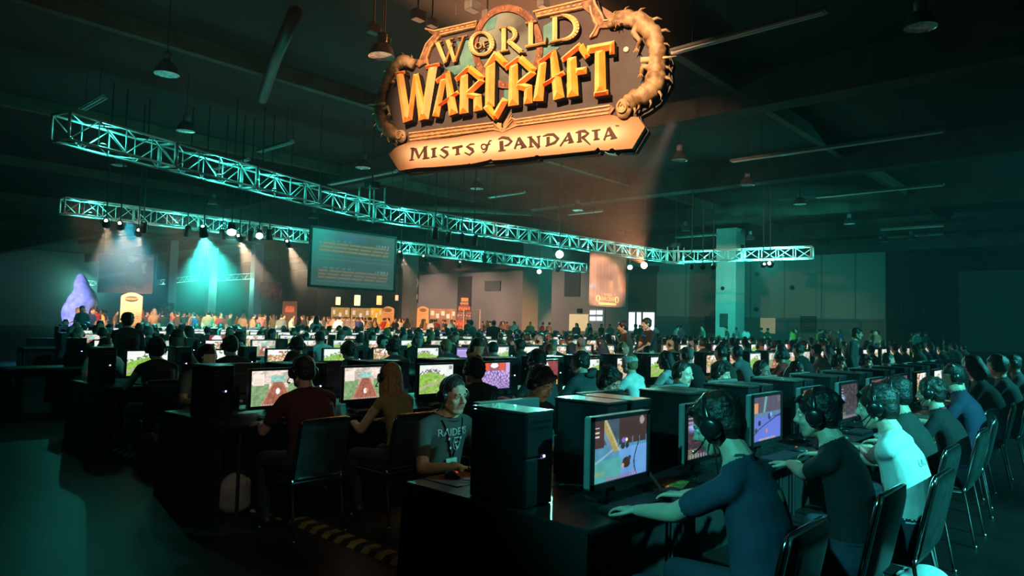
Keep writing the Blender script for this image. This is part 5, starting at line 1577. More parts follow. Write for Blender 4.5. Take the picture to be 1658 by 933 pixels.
def person_obj(me, label, group, mats, loc, rot, scale=1.0):
    o = new_obj('person', me, None, loc, rot)
    o.scale = (scale,) * 3
    for i, nm in enumerate(SLOTS):
        o.material_slots[i].link = 'OBJECT'
        o.material_slots[i].material = mats[nm]
    return tag(o, label, 'person', group)
def person_mats(skin, shirt, pants=None, hair='dark', shoe=None):
    return {'skin': SKIN[skin], 'shirt': shirt, 'pants': pants or cloth('denim_dark', (.020, .028, .045)), 'shoe': shoe or M_SHOE, 'hair': HAIR[hair], 'headset': M_HEADSET, 'lip': M_LIP}
VOX_HI = {'body': .0085, 'head': .0058, 'hand': .0052, 'it': 4, 'bit': 14}
VOX_MID = {'body': .0125, 'head': .008, 'it': 3, 'bit': 8}
def hero(pose, mats, label, loc, rot, hair='short', seed=0, vox=VOX_HI, headset=True, mic=True, group='players at the gaming desks', scale=1.0):
    fg, Hm, S = seated_figure(pose, True, vox)
    me = fg.finish('person', vox)
    o = person_obj(me, label, group, mats, loc, rot, scale)
    if hair != 'bald':
        h = new_obj('hair', make_hair(hair, seed, .0068 if vox is VOX_HI else .010), o)
        h.matrix_local = Hm; h.material_slots[0].link = 'OBJECT'; h.material_slots[0].material = mats['hair']
    for sx in (-1, 1):
        e = new_obj('eye', ME_EYE, o); e.matrix_local = Hm @ Matrix.Translation((sx * .0315, .0675, .0045))
        i = new_obj('iris', ME_IRIS, e)
    if headset:
        b = new_obj('headset', HS_BAND, o); b.matrix_local = Hm
        for sx in (-1, 1):
            c = new_obj('ear_cup', HS_CUP, b); c.matrix_local = Matrix.Translation((sx * .098, -.010, -.002)) @ Matrix.Rotation(0 if sx > 0 else PI, 4, 'Z')
            k = new_obj('cushion', HS_CUSH, b); k.matrix_local = Matrix.Translation((sx * .086, -.010, -.002))
        if mic: new_obj('microphone', HS_MIC, b)
    return o, Hm, S, fg
# ------------------------------------------------------------------ filling the desk rows
NROW = 8; ROWW = 3.6; PITCHS = .915
SOFF = [.10, .27, .56, .40, .30, .45, .35, .50]
NST = [13, 31, 31, 31, 31, 31, 31, 31]
ROWN = ['front', 'second', 'third', 'fourth', 'fifth', 'sixth', 'seventh', 'eighth']
def vis(p, m=40):
    x, y, d = proj(p)
    return d > .5 and 129 - m < x < 1529 + m and y < 1000
def dist(p): return proj(p)[2]
COLS = {'black': (.012, .012, .013), 'charcoal': (.035, .035, .038), 'navy': (.014, .024, .055), 'brown': (.060, .032, .020), 'olive': (.040, .045, .020), 'white': (.55, .55, .54), 'grey': (.13, .13, .13), 'red': (.26, .014, .012), 'teal': (.02, .12, .12), 'maroon': (.08, .010, .014), 'blue': (.03, .06, .20), 'tan': (.26, .17, .10), 'pink': (.40, .14, .18), 'yellow': (.42, .32, .06)}
PAL = ['black'] * 8 + ['charcoal'] * 5 + ['navy'] * 4 + ['brown'] * 3 + ['olive'] * 2 + ['white'] * 2 + ['grey'] * 4 + ['red', 'teal', 'maroon', 'blue', 'tan']
CPAL = ['black'] * 3 + ['white'] * 4 + ['grey'] * 3 + ['brown'] * 3 + ['tan'] * 4 + ['red', 'red', 'blue', 'pink', 'yellow', 'teal', 'olive']
def cmat(n): return cloth(n, COLS[n])

# tables
first = True
for k in range(NROW):
    for j in range((NST[k] + 1) // 2):
        for side in (-1, 1):
            if side > 0 and k > 2: continue
            p = rw(SOFF[k] - .10 + TW * j, ROWW * k + side * .305)
            if not vis(p + RU * TW / 2 + Vector((0, 0, TABZ)), 70): continue
            t = table0 if first else copy_tree(table0); first = False
            t.location = p if side < 0 else p + RU * TW; t.rotation_euler = (0, 0, RA if side < 0 else RA + PI)
            t['label'] = f'black desk table, {ORD[j]} from the aisle, {"near" if side < 0 else "far"} side of {ROWN[k]} desk row'
    if k < 3:
        o = drape_mesh(1.21, TABZ - .004).build('end_drape', M_CLOTH, None, True, rw(SOFF[k] - .105, ROWW * k), RA)
        tag(o, f'black cloth hanging over the aisle end of the {ROWN[k]} desk row', 'table cloth', 'black end cloths')

GPICK = {(0, 0): 4, (0, 1): 6, (0, 2): 5, (0, 3): 7, (0, 4): 6, (0, 5): 7, (0, 6): 7, (1, 0): 1, (1, 1): 2, (1, 2): 0, (1, 3): 3, (1, 4): 12, (1, 5): 11, (1, 6): 9, (1, 7): 10, (2, 0): 10, (2, 1): 11, (2, 2): 9, (2, 3): 10, (2, 4): 13, (2, 5): 0, (2, 6): 8, (2, 7): 11}
HEROSEAT = set(); seats = []
for k in range(NROW):
    for i in range(NST[k]):
        s0 = SOFF[k] + PITCHS * i; wc = ROWW * k
        # near side
        pm = rw(s0 + .43, wc - .41, TABZ)
        if vis(pm):
            d = dist(pm)
            g = GPICK.get((k, i), random.choice([0, 1, 2, 9, 10, 11, 13, 13, 10, 9, 12] if k < 5 else [0, 10, 13, 11, 2, 13, 10, 0, 8]))
            lod = 2 if d < 7 else (1 if d < 13 else 0)
            make_monitor(pm, RA, g, lod, f'monitor showing {GAMES[g][1]}, {ORD[i]} seat of {ROWN[k]} desk row')
            make_tower(rw(s0 + .05, wc - .02, TABZ), RA, 1 if d < 13 else 0, f'black computer tower, {ORD[i]} seat, near side of {ROWN[k]} desk row')
            seats.append((k, -1, i, s0 + .48, wc - 1.0))
        # far side
        pf = rw(s0 + .42, wc + .36, TABZ)
        if vis(pf):
            d = dist(pf)
            if k <= 1 and d < 14:
                make_monitor(pf, RA + PI, random.choice([0, 9, 11]), 1, f'monitor seen from behind, {ORD[i]} seat, far side of {ROWN[k]} desk row')
                make_tower(rw(s0 + .73, wc - .01, TABZ), RA + PI, 1, f'black computer tower, {ORD[i]} seat, far side of {ROWN[k]} desk row')
            seats.append((k, 1, i, s0 + .42, wc + 1.0))

# ---- main players: head position from the photograph, on the line where that row sits
def place(px, py, w, pose, facing=-1):
    """facing -1: sits on the near side (looks along RV); +1: far side. Returns location, rotation, scale"""
    rot = RA if facing < 0 else RA + PI
    hd = at_plane(px, py, rw(0, w), RV)
    hy = .045 + 1.25 * pose.get('lean', .06) + pose.get('hfwd', 0)
    hz = .46 + (1.205 - .46) * (1 + pose.get('dz', 0)) - pose.get('slump', 0) * .605 * .25
    sc = min(1.10, max(.88, hd.z / hz))
    f = RV if facing < 0 else -RV
    loc = Vector((hd.x, hd.y, 0)) - f * hy * sc
    return loc, rot, sc
def to_local(p, loc, rot, sc):
    q = Matrix.Rotation(-rot, 3, 'Z') @ (Vector(p) - loc)
    return tuple(q / sc)
def wrists(pose, pl, pr, loc, rot, sc):
    """hands on the desk at two photograph points (left, right)"""
    z = TABZ + .05
    for key, pp in (('wl', pl), ('wr', pr)):
        q = Vector(to_local(at_z(pp[0], pp[1], z), loc, rot, sc)); pose[key] = tuple(q)
chairs_done = []
def chair_for(loc, rot, label, full=True, back=-.09):
    chairs_done.append(loc)
    return make_chair(loc - Vector((-math.sin(rot), math.cos(rot), 0)) * back, rot, label, full)
def nearest_seat(side, k, loc):
    c = [(abs((rw(s, w) - loc).dot(RU)), i) for (kk, sd, i, s, w) in seats if kk == k and sd == side]
    c = [x for x in c if (k, side, x[1]) not in HEROSEAT]
    if c:
        i = min(c)[1]; HEROSEAT.add((k, side, i)); return i
    return 0
def add_hero(px, py, k, side, w, pose, skin, shirt, hairc, hair, label, vox=VOX_HI, headset=True, hands=None, chair=None, seed=1, mic=True, pants=None):
    wfull = ROWW * k + w
    loc, rot, sc = place(px, py, wfull, pose, -1 if side < 0 else 1)
    if hands: wrists(pose, hands[0], hands[1], loc, rot, sc)
    o, Hm, S, fg = hero(pose, person_mats(skin, shirt, pants, hairc), label, loc, rot, hair, seed, vox, headset, mic, scale=sc)
    nearest_seat(side, k, loc)
    if chair: chair_for(loc, rot, chair, True)
    return o, Hm, S
# front row, near side
P1 = add_hero(1160, 690, 0, -1, -1.03, dict(lean=.055, hfwd=.05, pitch=.40, yaw=.10, wide=.97, curl=.5), 0, cloth('navy_tee', (.020, .034, .062)), 'brown', 'short', 'player in navy T-shirt with headset leaning over the first front monitor', hands=((1026, 828), (1100, 803)), chair='chrome framed chair behind the player in navy T-shirt', seed=2)
P2 = add_hero(1322, 672, 0, -1, -1.12, dict(lean=.05, hfwd=.03, pitch=.12, yaw=.12, wide=.92, curl=.5), 0, cloth('black_tee', (.008, .008, .009)), 'dark', 'short', 'player in black T-shirt with bare neck, second from the front aisle', hands=((1240, 752), (1292, 735)), chair='chrome framed chair behind the player in black T-shirt', seed=5, mic=False)
P3 = add_hero(1418, 660, 0, -1, -1.22, dict(lean=.04, hfwd=.03, pitch=.16, yaw=.10, wide=1.02, curl=.5), 3, cloth('white_tee', (.62, .62, .60)), 'brown', 'short', 'player in white T-shirt with faint lettering on the back', hands=((1352, 722), (1390, 712)), chair='chrome framed chair with its back to the camera behind the white T-shirt', seed=8)
P4 = add_hero(1446, 640, 0, -1, -1.06, dict(lean=.08, pitch=.14, wide=1.0), 1, cloth('green_black', (.016, .022, .020)), 'dark', 'short', 'player in dark shirt half hidden behind the white T-shirt', vox=VOX_MID, chair='chrome framed chair right of the white T-shirt player', seed=11)
P5 = add_hero(1505, 637, 0, -1, -1.05, dict(lean=.10, pitch=.14, wide=1.05), 0, cloth('black_tee', (.008, .008, .009)), 'brown', 'messy', 'player in black shirt with red collar at the right edge', vox=VOX_MID, chair='chrome framed chair at the right edge of the front row', seed=14)
# front row, far side (facing the camera side)
F1 = add_hero(735, 641, 0, 1, .90, dict(lean=.06, pitch=.10, yaw=-.06, wide=1.12, fat=1.1, curl=.55, wr=(.20, .40, .80), wl=(-.2, .36, .80)), 0, cloth('grey_tee', (.055, .050, .048)), 'brown', 'crop', 'man in dark grey football T-shirt and lanyard, facing right at the front row end', hands=None, seed=3, mic=False)
F2 = add_hero(876, 622, 0, 1, .86, dict(lean=.05, pitch=.42, yaw=.0, wide=1.05, fat=1.12), 3, cloth('black_jacket', (.012, .013, .014)), 'brown', 'short', 'man in dark jacket with white collar looking down, beside the man in grey', vox=VOX_HI, seed=21, mic=False)
F3 = add_hero(988, 620, 0, 1, .86, dict(lean=.05, pitch=.35, wide=.95), 1, cloth('grey_teal', (.05, .06, .06)), 'dark', 'messy', 'dark haired player bent low behind the first front monitor', vox=VOX_MID, seed=22)  # shirt in one even grey-teal colour
F4 = add_hero(1106, 606, 0, 1, .90, dict(lean=.05, pitch=.12, wide=1.0, fat=1.08), 3, cloth('pale_tee', (.36, .36, .36)), 'brown', 'crop', 'man with cropped hair and big black headset beyond the front row', vox=VOX_MID, seed=23)
F5 = add_hero(1168, 606, 0, 1, .90, dict(lean=.05, pitch=.16, wide=1.0), 0, cmat('charcoal'), 'dark', 'short', 'man with dark fringe and headset beyond the front row, fifth from the aisle', vox=VOX_MID, seed=24)
F6 = add_hero(1234, 601, 0, 1, .90, dict(lean=.05, pitch=.16), 2, cmat('charcoal'), 'dark', 'crop', 'player with shaved sides beyond the front row, sixth from the aisle', vox=VOX_MID, seed=25)
F7 = add_hero(1290, 601, 0, 1, .90, dict(lean=.05, pitch=.3), 1, cmat('black'), 'dark', 'bob', 'player with dark bobbed hair beyond the front row', vox=VOX_MID, seed=26)
F8 = add_hero(1358, 589, 0, 1, .90, dict(lean=.05, pitch=.12), 1, cmat('olive'), 'dark', 'short', 'left of three close heads beyond the front row at the right', vox=VOX_MID, seed=27)
F9 = add_hero(1402, 587, 0, 1, .90, dict(lean=.05, pitch=.12), 0, cmat('navy'), 'dark', 'short', 'right of three close heads beyond the front row at the right', vox=VOX_MID, seed=28)
# second row, near side (seen from behind)
B0 = add_hero(490, 603, 1, -1, -1.12, dict(lean=.08, pitch=.12, wide=1.16, curl=.5), 0, cloth('dark_red_tee', (.075, .010, .010)), 'dark', 'crop', 'broad man in dark red shirt seen from behind at the second row end', chair='chrome framed chair under the man in dark red', seed=31, headset=True)
B1 = add_hero(630, 611, 1, -1, -1.28, dict(lean=.10, pitch=.10, wide=.86, fem=True, sleeve='none'), 3, cloth('lime_top', (.26, .23, .07)), 'blond', 'long', 'woman with long blond hair in a yellow green sleeveless top', chair='chrome framed chair under the long haired woman', seed=32)
B2 = add_hero(766, 600, 1, -1, -1.30, dict(lean=.08, pitch=.10, wide=1.12, sleeve='long'), 1, cloth('black_jacket', (.012, .013, .014)), 'dark', 'messy', 'player in black jacket with round emblem, third in the second row', chair='chrome framed chair under the black jacket', seed=33, vox=VOX_MID)
B3 = add_hero(868, 586, 1, -1, -1.10, dict(lean=.06, pitch=.10), 0, cmat('charcoal'), 'dark', 'short', 'player behind the man in the dark jacket, fourth in second row', vox=VOX_MID, seed=34)
B4 = add_hero(938, 588, 1, -1, -1.25, dict(lean=.07, pitch=.12, yaw=.5, wide=1.1, sleeve='long'), 0, cloth('slate_hoodie', (.030, .040, .042)), 'brown', 'short', 'player in dark slate hoodie with headset, seen from behind', vox=VOX_HI, seed=35)
B5 = add_hero(1018, 590, 1, -1, -1.25, dict(lean=.05, pitch=.05, wide=.92), 3, cloth('white_tee', (.62, .62, .60)), 'blond', 'cap', 'person in white cap and white T-shirt seen from behind', vox=VOX_MID, seed=36, headset=False)
B6 = add_hero(1076, 584, 1, -1, -1.20, dict(lean=.12, pitch=.12, yaw=.3, sleeve='long'), 1, cloth('pale_jacket', (.46, .48, .50)), 'dark', 'bob', 'person in pale jacket with a dark shoulder strap', vox=VOX_MID, seed=37)
B7 = add_hero(1262, 577, 1, -1, -1.15, dict(lean=.08, pitch=.12, sleeve='long'), 1, cloth('bright_red', (.46, .020, .018)), 'dark', 'crop', 'player in bright red sweater with headset at the right', vox=VOX_MID, seed=38)
# third row, near side
C0 = add_hero(252, 566, 2, -1, -1.05, dict(lean=.07, pitch=.08, wide=1.0, sleeve='none'), 1, cmat('black'), 'dark', 'messy', 'player in black sleeveless top at the third row end', vox=VOX_MID, seed=41, chair='chrome framed chair under the player in black sleeveless top')
C1 = add_hero(372, 561, 2, -1, -1.05, dict(lean=.07, pitch=.08, wide=1.1), 0, cmat('black'), 'dark', 'short', 'broad player in black, second seat of the third row', vox=VOX_MID, seed=42, chair='chrome framed chair in the third row, second seat')
C2 = add_hero(480, 560, 2, -1, -1.05, dict(lean=.07, pitch=.08), 0, cmat('teal'), 'dark', 'crop', 'player in teal shirt behind the man in dark red', vox=VOX_MID, seed=43)
C3 = add_hero(563, 568, 2, -1, -1.3, dict(lean=.07, pitch=.08), 1, cmat('black'), 'dark', 'messy', 'player in black with bushy hair, fourth in third row', vox=VOX_MID, seed=44)
C4 = add_hero(635, 563, 2, -1, -1.1, dict(lean=.07, pitch=.08), 1, cmat('maroon'), 'dark', 'short', 'player in maroon with headset, fifth in third row', vox=VOX_MID, seed=45)

# ---- clothing details
from mathutils.bvhtree import BVHTree
_bvh = {}
def bvh_of(o):
    if o.name not in _bvh:
        me = o.data; n = len(me.vertices); co = np.empty(n * 3, np.float32); me.vertices.foreach_get('co', co)
        q = np.empty(len(me.loops), np.int32); me.loops.foreach_get('vertex_index', q)
        _bvh[o.name] = BVHTree.FromPolygons(co.reshape(-1, 3).tolist(), q.reshape(-1, 4).tolist())
    return _bvh[o.name]
def chest_text(o, txt, size, z, m, front=True, x=0.0, name='shirt_print', rotz=0.0):
    """print lying on the shirt: each vertex dropped onto the body surface"""
    me = text_mesh(txt, size)
    bm = bmesh.new(); bm.from_mesh(me); bmesh.ops.triangulate(bm, faces=bm.faces[:]); bmesh.ops.subdivide_edges(bm, edges=[e for e in bm.edges if e.calc_length() > size * .35], cuts=1); bm.to_mesh(me); bm.free()
    for v in me.vertices:
        xx = v.co.x if front is False else -v.co.x
        zz = z + v.co.z
        src = Vector((x + xx, 1.2 if front else -1.2, zz)); d = Vector((0, -1 if front else 1, 0))
        loc = bvh_of(o).ray_cast(src, d, 3)[0]; hit = loc is not None
        v.co = (loc - d * .004) if hit else Vector((x + xx, 0, zz))
    me.materials.append(m)
    return new_obj(name, me, o)
bpy.context.view_layer.update()
M_PRINTW = mat('shirt_print_grey', (.42, .44, .44), .7, var=.1)
chest_text(F1[0], 'RAIDERS', .068, .965, M_PRINTW)
chest_text(P3[0], 'UN ON', .055, .93, mat('shirt_print_dim', (.20, .24, .23), .8), front=False)

# lanyard and shield on the grey shirt
def on_body(o, x, z, front=True, off=.006):
    d = Vector((0, -1 if front else 1, 0))
    loc = bvh_of(o).ray_cast(Vector((x, 1.2 if front else -1.2, z)), d, 3)[0]; hit = loc is not None
    return (loc - d * off) if hit else Vector((x, 0, z))
ob = F1[0]
for sx in (-1, 1):
    pts = [on_body(ob, sx * (.085 * t + .008), .80 + .25 * t) for t in np.linspace(0, 1, 9)]
    MB().tube(pts, .0085, 6, flat=.4).build('lanyard', mat('lanyard_black', (.012, .012, .014), .6), ob, True)
    for t in (.25, .5, .75):
        p = on_body(ob, sx * (.085 * t + .008), .80 + .25 * t, off=.013)
        MB().box(p, (.014, .004, .016)).build('lanyard_mark', M_PRINTW, ob)
p = on_body(ob, 0, .755, off=.012)
MB().bevbox(p, (.10, .006, .07), .003).build('badge', mat('badge_card', (.34, .42, .36), .4, color2=(.5, .5, .4), scale=40), ob)
sh = [(-.035, .045), (.035, .045), (.037, 0), (.025, -.032), (0, -.050), (-.025, -.032), (-.037, 0)]
pts = [on_body(ob, -.03 + a * .9, .885 + b * .9, off=.005) for a, b in sh]
MB().tube(pts, .004, 5, closed=True).build('shield_print', M_PRINTW, ob)
for (a, b) in ((-.012, .012), (.014, .010), (0, -.012)):
    MB().box(on_body(ob, -.03 + a, .885 + b, off=.006), (.018, .003, .012)).build('shield_print', M_PRINTW, ob)
# black jacket's round emblem, pale jacket's strap, white cap, red collar, white collar
def strip_on(o, pts, r, m, name, front=False, flat=.4, off=.006):
    MB().tube([on_body(o, x, z, front, off) for x, z in pts], r, 6, flat=flat).build(name, m, o, True)
strip_on(P1[0], [(.03, .94), (.035, .98)], .013, mat('shirt_tag_olive', (.05, .055, .018), .8), 'shirt_mark')
strip_on(B2[0], [(.06 + .055 * math.cos(a), .93 + .055 * math.sin(a)) for a in np.linspace(0, 2 * PI, 15)], .007, mat('emblem_teal', (.10, .16, .14), .7), 'emblem')
strip_on(B2[0], [(.06 + .02 * math.cos(a), .93 + .03 * math.sin(a)) for a in np.linspace(0, 2 * PI, 9)], .007, mat('emblem_teal', (1, 1, 1)), 'emblem')
strip_on(B6[0], [(-.14 + .24 * t, 1.0 - .42 * t) for t in np.linspace(0, 1, 9)], .018, mat('strap_dark', (.012, .014, .02), .7), 'shoulder_strap')
def head_piece(H, mb, m, name):
    o = mb.build(name, m, H[0], True); o.matrix_local = H[1]; return o
cap = MB(); cap.ell((0, -.018, .050), (.095, .112, .082), 20, 10); cap.tube([(-.06, .075, .055), (0, .13, .045), (.06, .075, .055)], .012, 6, flat=.3)
head_piece(B5, cap, mat('cap_white', (.62, .62, .60), .85, var=.3, scale=30), 'knit_cap')
def collar(H, m, r=.075, nm='collar', up=.0):
    l = .1
    o = H[0]
    c = [(r * math.cos(a), 0, r * .85 * math.sin(a)) for a in np.linspace(0, 2 * PI, 15)[:-1]]
    me = MB()
    nb = H[1] @ Vector((0, -.035, -.145 + up))
    me.tube([nb + Vector((x, y * 0 + z, .02 * (1 if z < 0 else -1))) for x, y, z in c], .010, 6, closed=True).build(nm, m, o, True)
collar(P5, mat('collar_red', (.42, .03, .03), .8)); collar(F2, mat('collar_white', (.5, .5, .5), .8)); collar(P1, cloth('navy_tee', (1, 1, 1)), .066); collar(F1, cloth('grey_tee', (1, 1, 1)), .074); collar(P3, cloth('white_tee', (1, 1, 1)), .07); collar(P2, cloth('black_tee', (1, 1, 1)), .068)
hood = MB(); hood.tube([(.10 * math.cos(a), -.04 + .09 * math.sin(a) - .03, -.12 + .02 * math.cos(a)) for a in np.linspace(PI, 2 * PI, 11)], [.02, .03, .038, .045, .05, .052, .05, .045, .038, .03, .02], 8)
head_piece(B4, hood, cloth('slate_hoodie', (1, 1, 1)), 'hood')
MB().tube([P1[1] @ Vector(p) for p in ((-.09, .0, -.04), (-.09, .01, -.10), (-.07, .04, -.18), (-.04, .06, -.26))], .004, 5).build('headset_wire', M_DARK, P1[0])

# ---- chairs, keyboards and mice on view
for k, i0, i1 in ((0, 0, 6), (1, 0, 5)):
    for i in range(i0, i1):
        s0 = SOFF[k] + PITCHS * i + .48
        make_keyboard(rw(s0 - (.02 if k else .10), ROWW * k - .525, TABZ), RA, f'black keyboard, {ORD[i]} seat, near side of {ROWN[k]} desk row')
        make_mouse(rw(s0 + .27, ROWW * k - .53, TABZ), RA, f'black mouse, {ORD[i]} seat, near side of {ROWN[k]} desk row')
for i in range(0, 3):
    s0 = SOFF[0] + PITCHS * i + .42
    o = MB().bevbox((0, 0, .002), (.36, .27, .004), .001).build('mouse_mat', mat('red_mat', (.22, .018, .014), .8), None, False, rw(s0 - .22, .46, TABZ), RA)
    tag(o, f'dark red mouse mat, {ORD[i]} seat, far side of front desk row', 'mouse mat', 'red mouse mats')
    make_keyboard(rw(s0 + .12, .50, TABZ), RA + PI, f'black keyboard, {ORD[i]} seat, far side of front desk row')
    make_mouse(rw(s0 - .27, .50, TABZ + .004), RA + PI, f'black mouse, {ORD[i]} seat, far side of front desk row')
ph = thing('phone', 'blue edged phone lying by the navy T-shirt player keyboard', 'phone', at_z(1062, 818, TABZ), RA + .2)
MB().bevbox((0, 0, .006), (.075, .13, .012), .004).build('phone_case', mat('phone_blue', (.03, .07, .42), .3, emit=(.02, .05, .4), estr=.15, var=0), ph)
MB().box((0, 0, .0125), (.062, .112, .002)).build('phone_glass', M_BEZEL, ph)
cd = MB().bevbox((0, 0, .002), (.20, .12, .003), .001).build('printed_card', mat('printed_card', (.10, .20, .06), .6, var=.6, scale=30, color2=(.45, .42, .10)), None, False, at_z(1094, 784, TABZ), RA + .3)
tag(cd, 'green and yellow printed card on the desk right of the keyboard', 'card')
# ------------------------------------------------------------------ everyone else in the rows, and the standing crowd
def seat_pose(v):
    r = random.Random(100 + v)
    return dict(lean=r.uniform(.03, .13), pitch=r.uniform(.0, .35), yaw=r.uniform(-.3, .3), wide=r.uniform(.9, 1.15), fat=r.uniform(.95, 1.12), slump=r.uniform(0, .25), sleeve=r.choice(['short', 'short', 'long']),
                hair=['crop', 'short', 'messy', 'crop', 'long', 'short', 'bob', 'crop'][v % 8], fem=(v % 8) in (4, 6), headset=True)
def stand_pose(v):
    r = random.Random(300 + v)
    d = dict(standing=True, lean=r.uniform(-.01, .03), pitch=r.uniform(-.05, .2), yaw=r.uniform(-.6, .6), wide=r.uniform(.9, 1.2), sleeve=r.choice(['short', 'short', 'long']), hair=['crop', 'short', 'long', 'crop', 'messy', 'bob'][v % 6], fem=(v % 6) in (2, 5), headset=False)
    if v % 2: d.update(wr=(.16, .26, 1.12), wl=(-.2, .22, 1.02))
    return d
def variant(p, vox): 
    fg, Hm, S = seated_figure(p, False, {'body': vox, 'it': 2}, True)
    return fg.finish('person', {'body': vox, 'it': 2})
MIDS = [variant(seat_pose(v), .019) for v in range(8)]
FARS = [variant(seat_pose(v), .030) for v in range(8)]
STM = [variant(stand_pose(v), .024) for v in range(6)]
STF = [variant(stand_pose(v), .034) for v in range(6)]
XF = [variant(seat_pose(v), .055) for v in range(4)] + [variant(stand_pose(v), .055) for v in range(6)]
HN = ['dark'] * 6 + ['brown'] * 4 + ['blond', 'grey', 'red']
jobs = []
HEROES = [o for o in COL.objects if o.name.startswith('person') and o.parent is None]
for (k, sd, i, s, w) in seats:
    if (k, sd, i) in HEROSEAT: continue
    occ = .90 if sd < 0 else .62
    if random.random() > occ: continue
    loc = rw(s + random.uniform(-.08, .08), w + sd * random.uniform(-.02, .14))
    if any((q.location - loc).length < .62 for q in HEROES): continue
    rot = (RA if sd < 0 else RA + PI) + random.uniform(-.15, .15)
    jobs.append((dist(loc + Vector((0, 0, 1.2))), 'seat', loc, rot, k, sd, i))
# standing visitors beyond the desks
OBST = [(o.location.x, o.location.y, 1.9) for o in COL.objects if o.name.startswith('column') and o.parent is None] + [(at_y(752, 510, 50).x, 50, 2.0), (at_y(212, 500, 29.5).x, 29.5, 1.2), (at_y(628, 500, 47).x, 47, 1.0), (at_y(684, 500, 49).x, 49, 1.0), (at_y(469, 500, 40).x, 40, 1.0), (at_y(268, 500, 43).x, 43, 1.2), (at_y(135, 480, 38).x, 38, 2.2)] + [(at_y(px, 500, 52).x, 52, 1.2) for px in (545, 560, 575, 592, 610, 705, 718, 732)]
n = 0; tries = 0; placed = []
while n < 195 and tries < 8000:
    tries += 1
    px = random.uniform(125, 860) if n < 155 else random.uniform(860, 1535)
    d = random.uniform(27, 44) if px < 560 else random.uniform(34, 52)
    p = at_y(px, 515, d); p.z = 0
    q = p - O; s, w = q.dot(RU), q.dot(RV)
    if not (w > 28.2 or s > 30.5) or s > S_WALL - 1.5: continue
    if any((p - z).length < .62 for z in placed) or any(math.hypot(p.x - a, p.y - b) < c for a, b, c in OBST): continue
    placed.append(p); n += 1
    jobs.append((d, 'stand', p, random.uniform(0, 2 * PI), 0, 0, px))
jobs.sort(key=lambda j: j[0])
NIND = 300 - 38
stuffV = []; stuffF = []; stuffM = []; off = 0
STUFFMATS = [SKIN[0], SKIN[1], HAIR['dark'], HAIR['brown'], M_HEADSET, M_SHOE, cloth('denim_dark', (1, 1, 1))] + [cmat(c) for c in COLS]
seen_label = {}
for n, (d, kind, loc, rot, k, sd, i) in enumerate(jobs):
    col = random.choice(PAL if kind == 'seat' else CPAL); hc = random.choice(HN); sk = random.choice([0, 0, 1, 1, 2, 3])
    if n < NIND:
        if kind == 'seat':
            v = random.randrange(8)
            me = (MIDS if d < 15 else FARS)[v]
            lab = f'{col} shirted seated player, {ORD[i]} seat, {"near" if sd < 0 else "far"} side of {ROWN[k]} desk row'
            o = person_obj(me, lab, 'players at the gaming desks', person_mats(sk, cmat(col), hair=hc), loc, rot, random.uniform(.95, 1.05))
            if d < 9.5 and sd < 0: chair_for(loc, rot, f'chrome framed chair, {ORD[i]} seat, near side of {ROWN[k]} desk row', True)
        else:
            v = random.randrange(6)
            x = int((i - 125) // 12)
            lab = f'standing visitor in {col} with {hc} hair beyond the desks, {ORD[min(39, n - NIND + 39) if False else len(seen_label) % 40]} of the counted visitors'
            seen_label[lab] = 1
            o = person_obj((STM if d < 30 else STF)[v], 'x', 'standing visitors in the crowd', person_mats(sk, cmat(col), hair=hc), loc, rot, random.uniform(.95, 1.06))
            o['px'] = float(i); o['who'] = f'{col} top and {hc} hair'
    else:
        me = XF[random.randrange(4) if kind == 'seat' else 4 + random.randrange(6)]
        nv = len(me.vertices); co = np.empty(nv * 3, np.float32); me.vertices.foreach_get('co', co); co = co.reshape(-1, 3)
        c, s_ = math.cos(rot), math.sin(rot)
        co = co @ np.array([[c, s_, 0], [-s_, c, 0], [0, 0, 1]], np.float32) + np.array(loc, np.float32)
        stuffV.append(co)
        shirt = 7 + list(COLS).index(col); hi = 2 if hc != 'brown' else 3
        mp = [sk % 2, shirt, 6, 5, hi, 4, 0]
        npol = len(me.polygons); q4 = np.empty(npol * 4, np.int32); me.loops.foreach_get('vertex_index', q4)
        pm_ = np.empty(npol, np.int32); me.polygons.foreach_get('material_index', pm_)
        stuffF.append(q4.reshape(-1, 4) + off); stuffM.append(np.array(mp)[pm_])
        off += nv
if stuffV:
    me = quad_mesh('distant_crowd', np.concatenate(stuffV), np.concatenate(stuffF), np.concatenate(stuffM))
    for m in STUFFMATS: me.materials.append(m)
    tag(new_obj('distant_crowd', me), 'dense crowd of tiny far off visitors and players', 'crowd', None, 'stuff')
# labels of the standing visitors, counted from the left
sv = sorted([o for o in COL.objects if 'px' in o.keys()], key=lambda o: o['px'])
for n, o in enumerate(sv):
    tens = ['', 'twenty', 'thirty', 'forty', 'fifty', 'sixty', 'seventy', 'eighty', 'ninety']
    def words(m):
        if m <= 40: return ORD[m - 1]
        if m >= 100: return ('hundredth' if m == 100 else 'hundred and ' + words(m - 100))
        t, u_ = divmod(m, 10)
        b = tens[t - 1]
        return (b[:-1] + 'ieth') if u_ == 0 else b + '-' + ORD[u_ - 1]
    o['label'] = f'standing visitor in {o["who"]}, {words(n + 1)} from the left beyond the desks'
    del o['px']; del o['who']
